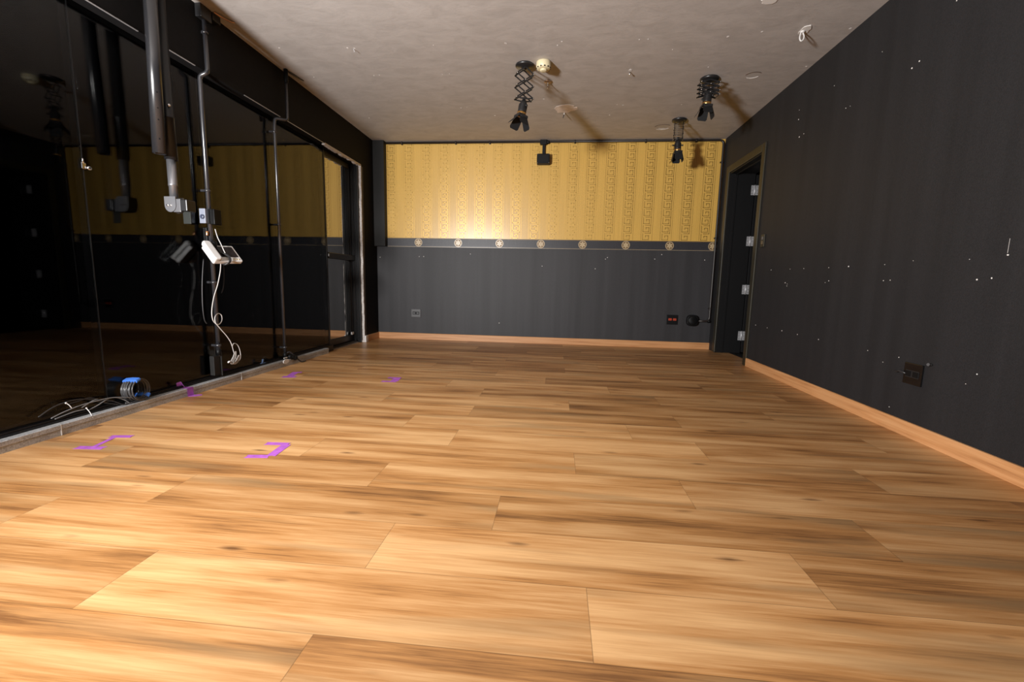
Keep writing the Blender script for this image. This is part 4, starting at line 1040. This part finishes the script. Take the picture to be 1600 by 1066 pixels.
# white cable ties on the loose cables
for (a_, c_2, lb) in (((103, 630, -2.345), (112, 638, -2.335), 'tiny white cable tie across the loose cables, left one'), ((135, 638, -2.338), (145, 653, -2.306), 'white cable tie tail hanging over the kerb edge')):
    p, q = kerb(*a_), kerb(*c_2)
    g = G(); g.tube(smooth_path([p, (p+q)/2+Vector((0.003, 0, 0.002)), q], 5), 0.0019, 6); g.lathe([(0.0038, -0.003), (0.0038, 0.003)], p, (q-p), 8)
    tag(g.build('zip_tie', M['white']), lb, 'cable tie')
# small blue strap scrap near the second conduit
a = kerb(407, 565, -2.350)
g = G()
g.prism([(-2.352, 3.255, 0.0705), (-2.338, 3.250, 0.0705), (-2.335, 3.300, 0.0705), (-2.350, 3.305, 0.0705)], (0, 0, 0.003), 0)
g.prism([(-2.349, 3.265, 0.0735), (-2.340, 3.262, 0.0735), (-2.336, 3.270, 0.100), (-2.346, 3.272, 0.104)], (0, 0.012, 0), 0)
tag(g.build('strap_scrap', simple('dusty_blue_strap', (0.10, 0.16, 0.30), 0.7)), 'crumpled dusty blue strap scrap on the track before the second conduit', 'strap')

# ================================================================== PURPLE TAPE MARKS
def tape(name_label, strips):
    """strips: list of centre lines on the floor with width"""
    g = G()
    for i, (x0_, y0_, x1_, y1_, w) in enumerate(strips):
        a, c = Vector((x0_, y0_, 0.0003+0.0004*i)), Vector((x1_, y1_, 0.0003+0.0004*i))
        d = (c-a).normalized(); nn = Vector((-d.y, d.x, 0))*w/2
        poly = [a-nn, a-nn*0.3+d*0.004, a+nn, (a+c)/2+nn*1.04, c+nn, c+nn*0.2-d*0.005, c-nn, (a+c)/2-nn*0.97]
        g.prism(poly, (0, 0, 0.0004), 0)
    return tag(g.build('floor_tape', M['purple']), name_label, 'tape', 'purple tape marks on the floor')
fl = lambda px, py: on(2, 0, px, py)
def strip(px0, py0, px1, py1, w): a, c = fl(px0, py0), fl(px1, py1); return (a.x, a.y, c.x, c.y, w)
tape('purple tape corner mark nearest the granite kerb, worn in the middle', [strip(119, 699.5, 163, 700.5, 0.034), strip(146, 699, 180, 683, 0.020), strip(172, 682.5, 207, 682.5, 0.030)])
tape('purple tape bracket mark on the floor right of the kerb mark', [strip(384, 713.5, 421, 713.5, 0.033), strip(423, 713, 448, 695, 0.040), strip(415, 693.5, 452, 694.5, 0.032)])
tape('faded purple tape mark near the foot of the second conduit', [strip(441, 589, 463, 589, 0.050), strip(453, 588, 462, 582, 0.05), strip(456, 582.5, 472, 582, 0.035)])
tape('dark purple tape mark in the middle of the far floor', [strip(596, 596, 620, 596.5, 0.036), strip(616, 596, 622, 590, 0.055), strip(606, 590.5, 627, 591, 0.036)])
# tape folded over the kerb
a = on(0, -2.306, 298, 612)
g = G()
yk = a.y
g.box((-2.3050, yk-0.026, 0.001), (-2.3045, yk+0.020, 0.0535), 0)
g.box((-2.350, yk-0.028, 0.0532), (-2.3045, yk+0.014, 0.0538), 0)
g.prism([(-2.304, yk-0.024, 0.0008), (-2.304, yk+0.024, 0.0008), (-2.262, yk+0.038, 0.0008), (-2.245, yk+0.020, 0.0008), (-2.262, yk-0.012, 0.0008)], (0, 0, 0.0005), 0)
g.prism([(-2.352, yk-0.052, 0.0705), (-2.344, yk-0.060, 0.094), (-2.340, yk-0.034, 0.098), (-2.343, yk-0.020, 0.0705)], (0.002, 0.0, 0.0), 0)
g.prism([(-2.340, yk-0.034, 0.098), (-2.343, yk-0.020, 0.072), (-2.330, yk-0.012, 0.0545), (-2.328, yk-0.022, 0.060)], (0.0012, 0.001, 0), 0)
tag(g.build('kerb_tape', M['purple']), 'purple tape strip folded over the granite kerb', 'tape')

# ================================================================== LIGHT
l = bpy.data.lights.new('studio_light', 'SPOT'); l.shadow_soft_size = 0.19; l.energy = 1330; l.color = (1.0, 0.985, 0.97)
l.spot_size = math.radians(134); l.spot_blend = 1.0
lo = bpy.data.objects.new('studio_light', l); COL.objects.link(lo); lo.location = (-2.12, -0.62, 1.14)
lo.rotation_euler = Vector((0.52, 0.84, 0.21)).to_track_quat('-Z', 'Y').to_euler()

w = bpy.data.worlds.new('world'); scene.world = w; w.use_nodes = True
w.node_tree.nodes['Background'].inputs[0].default_value = (0.0, 0.0, 0.0, 1)

vs = scene.view_settings
vs.view_transform = 'Standard'; vs.look = 'None'; vs.gamma = 1.0; vs.use_curve_mapping = False
vs.exposure = 0.10
scene.cycles.caustics_reflective = False
scene.cycles.caustics_refractive = False
scene.cycles.max_bounces = 12
scene.cycles.transmission_bounces = 8
scene.cycles.sample_clamp_indirect = 3.0
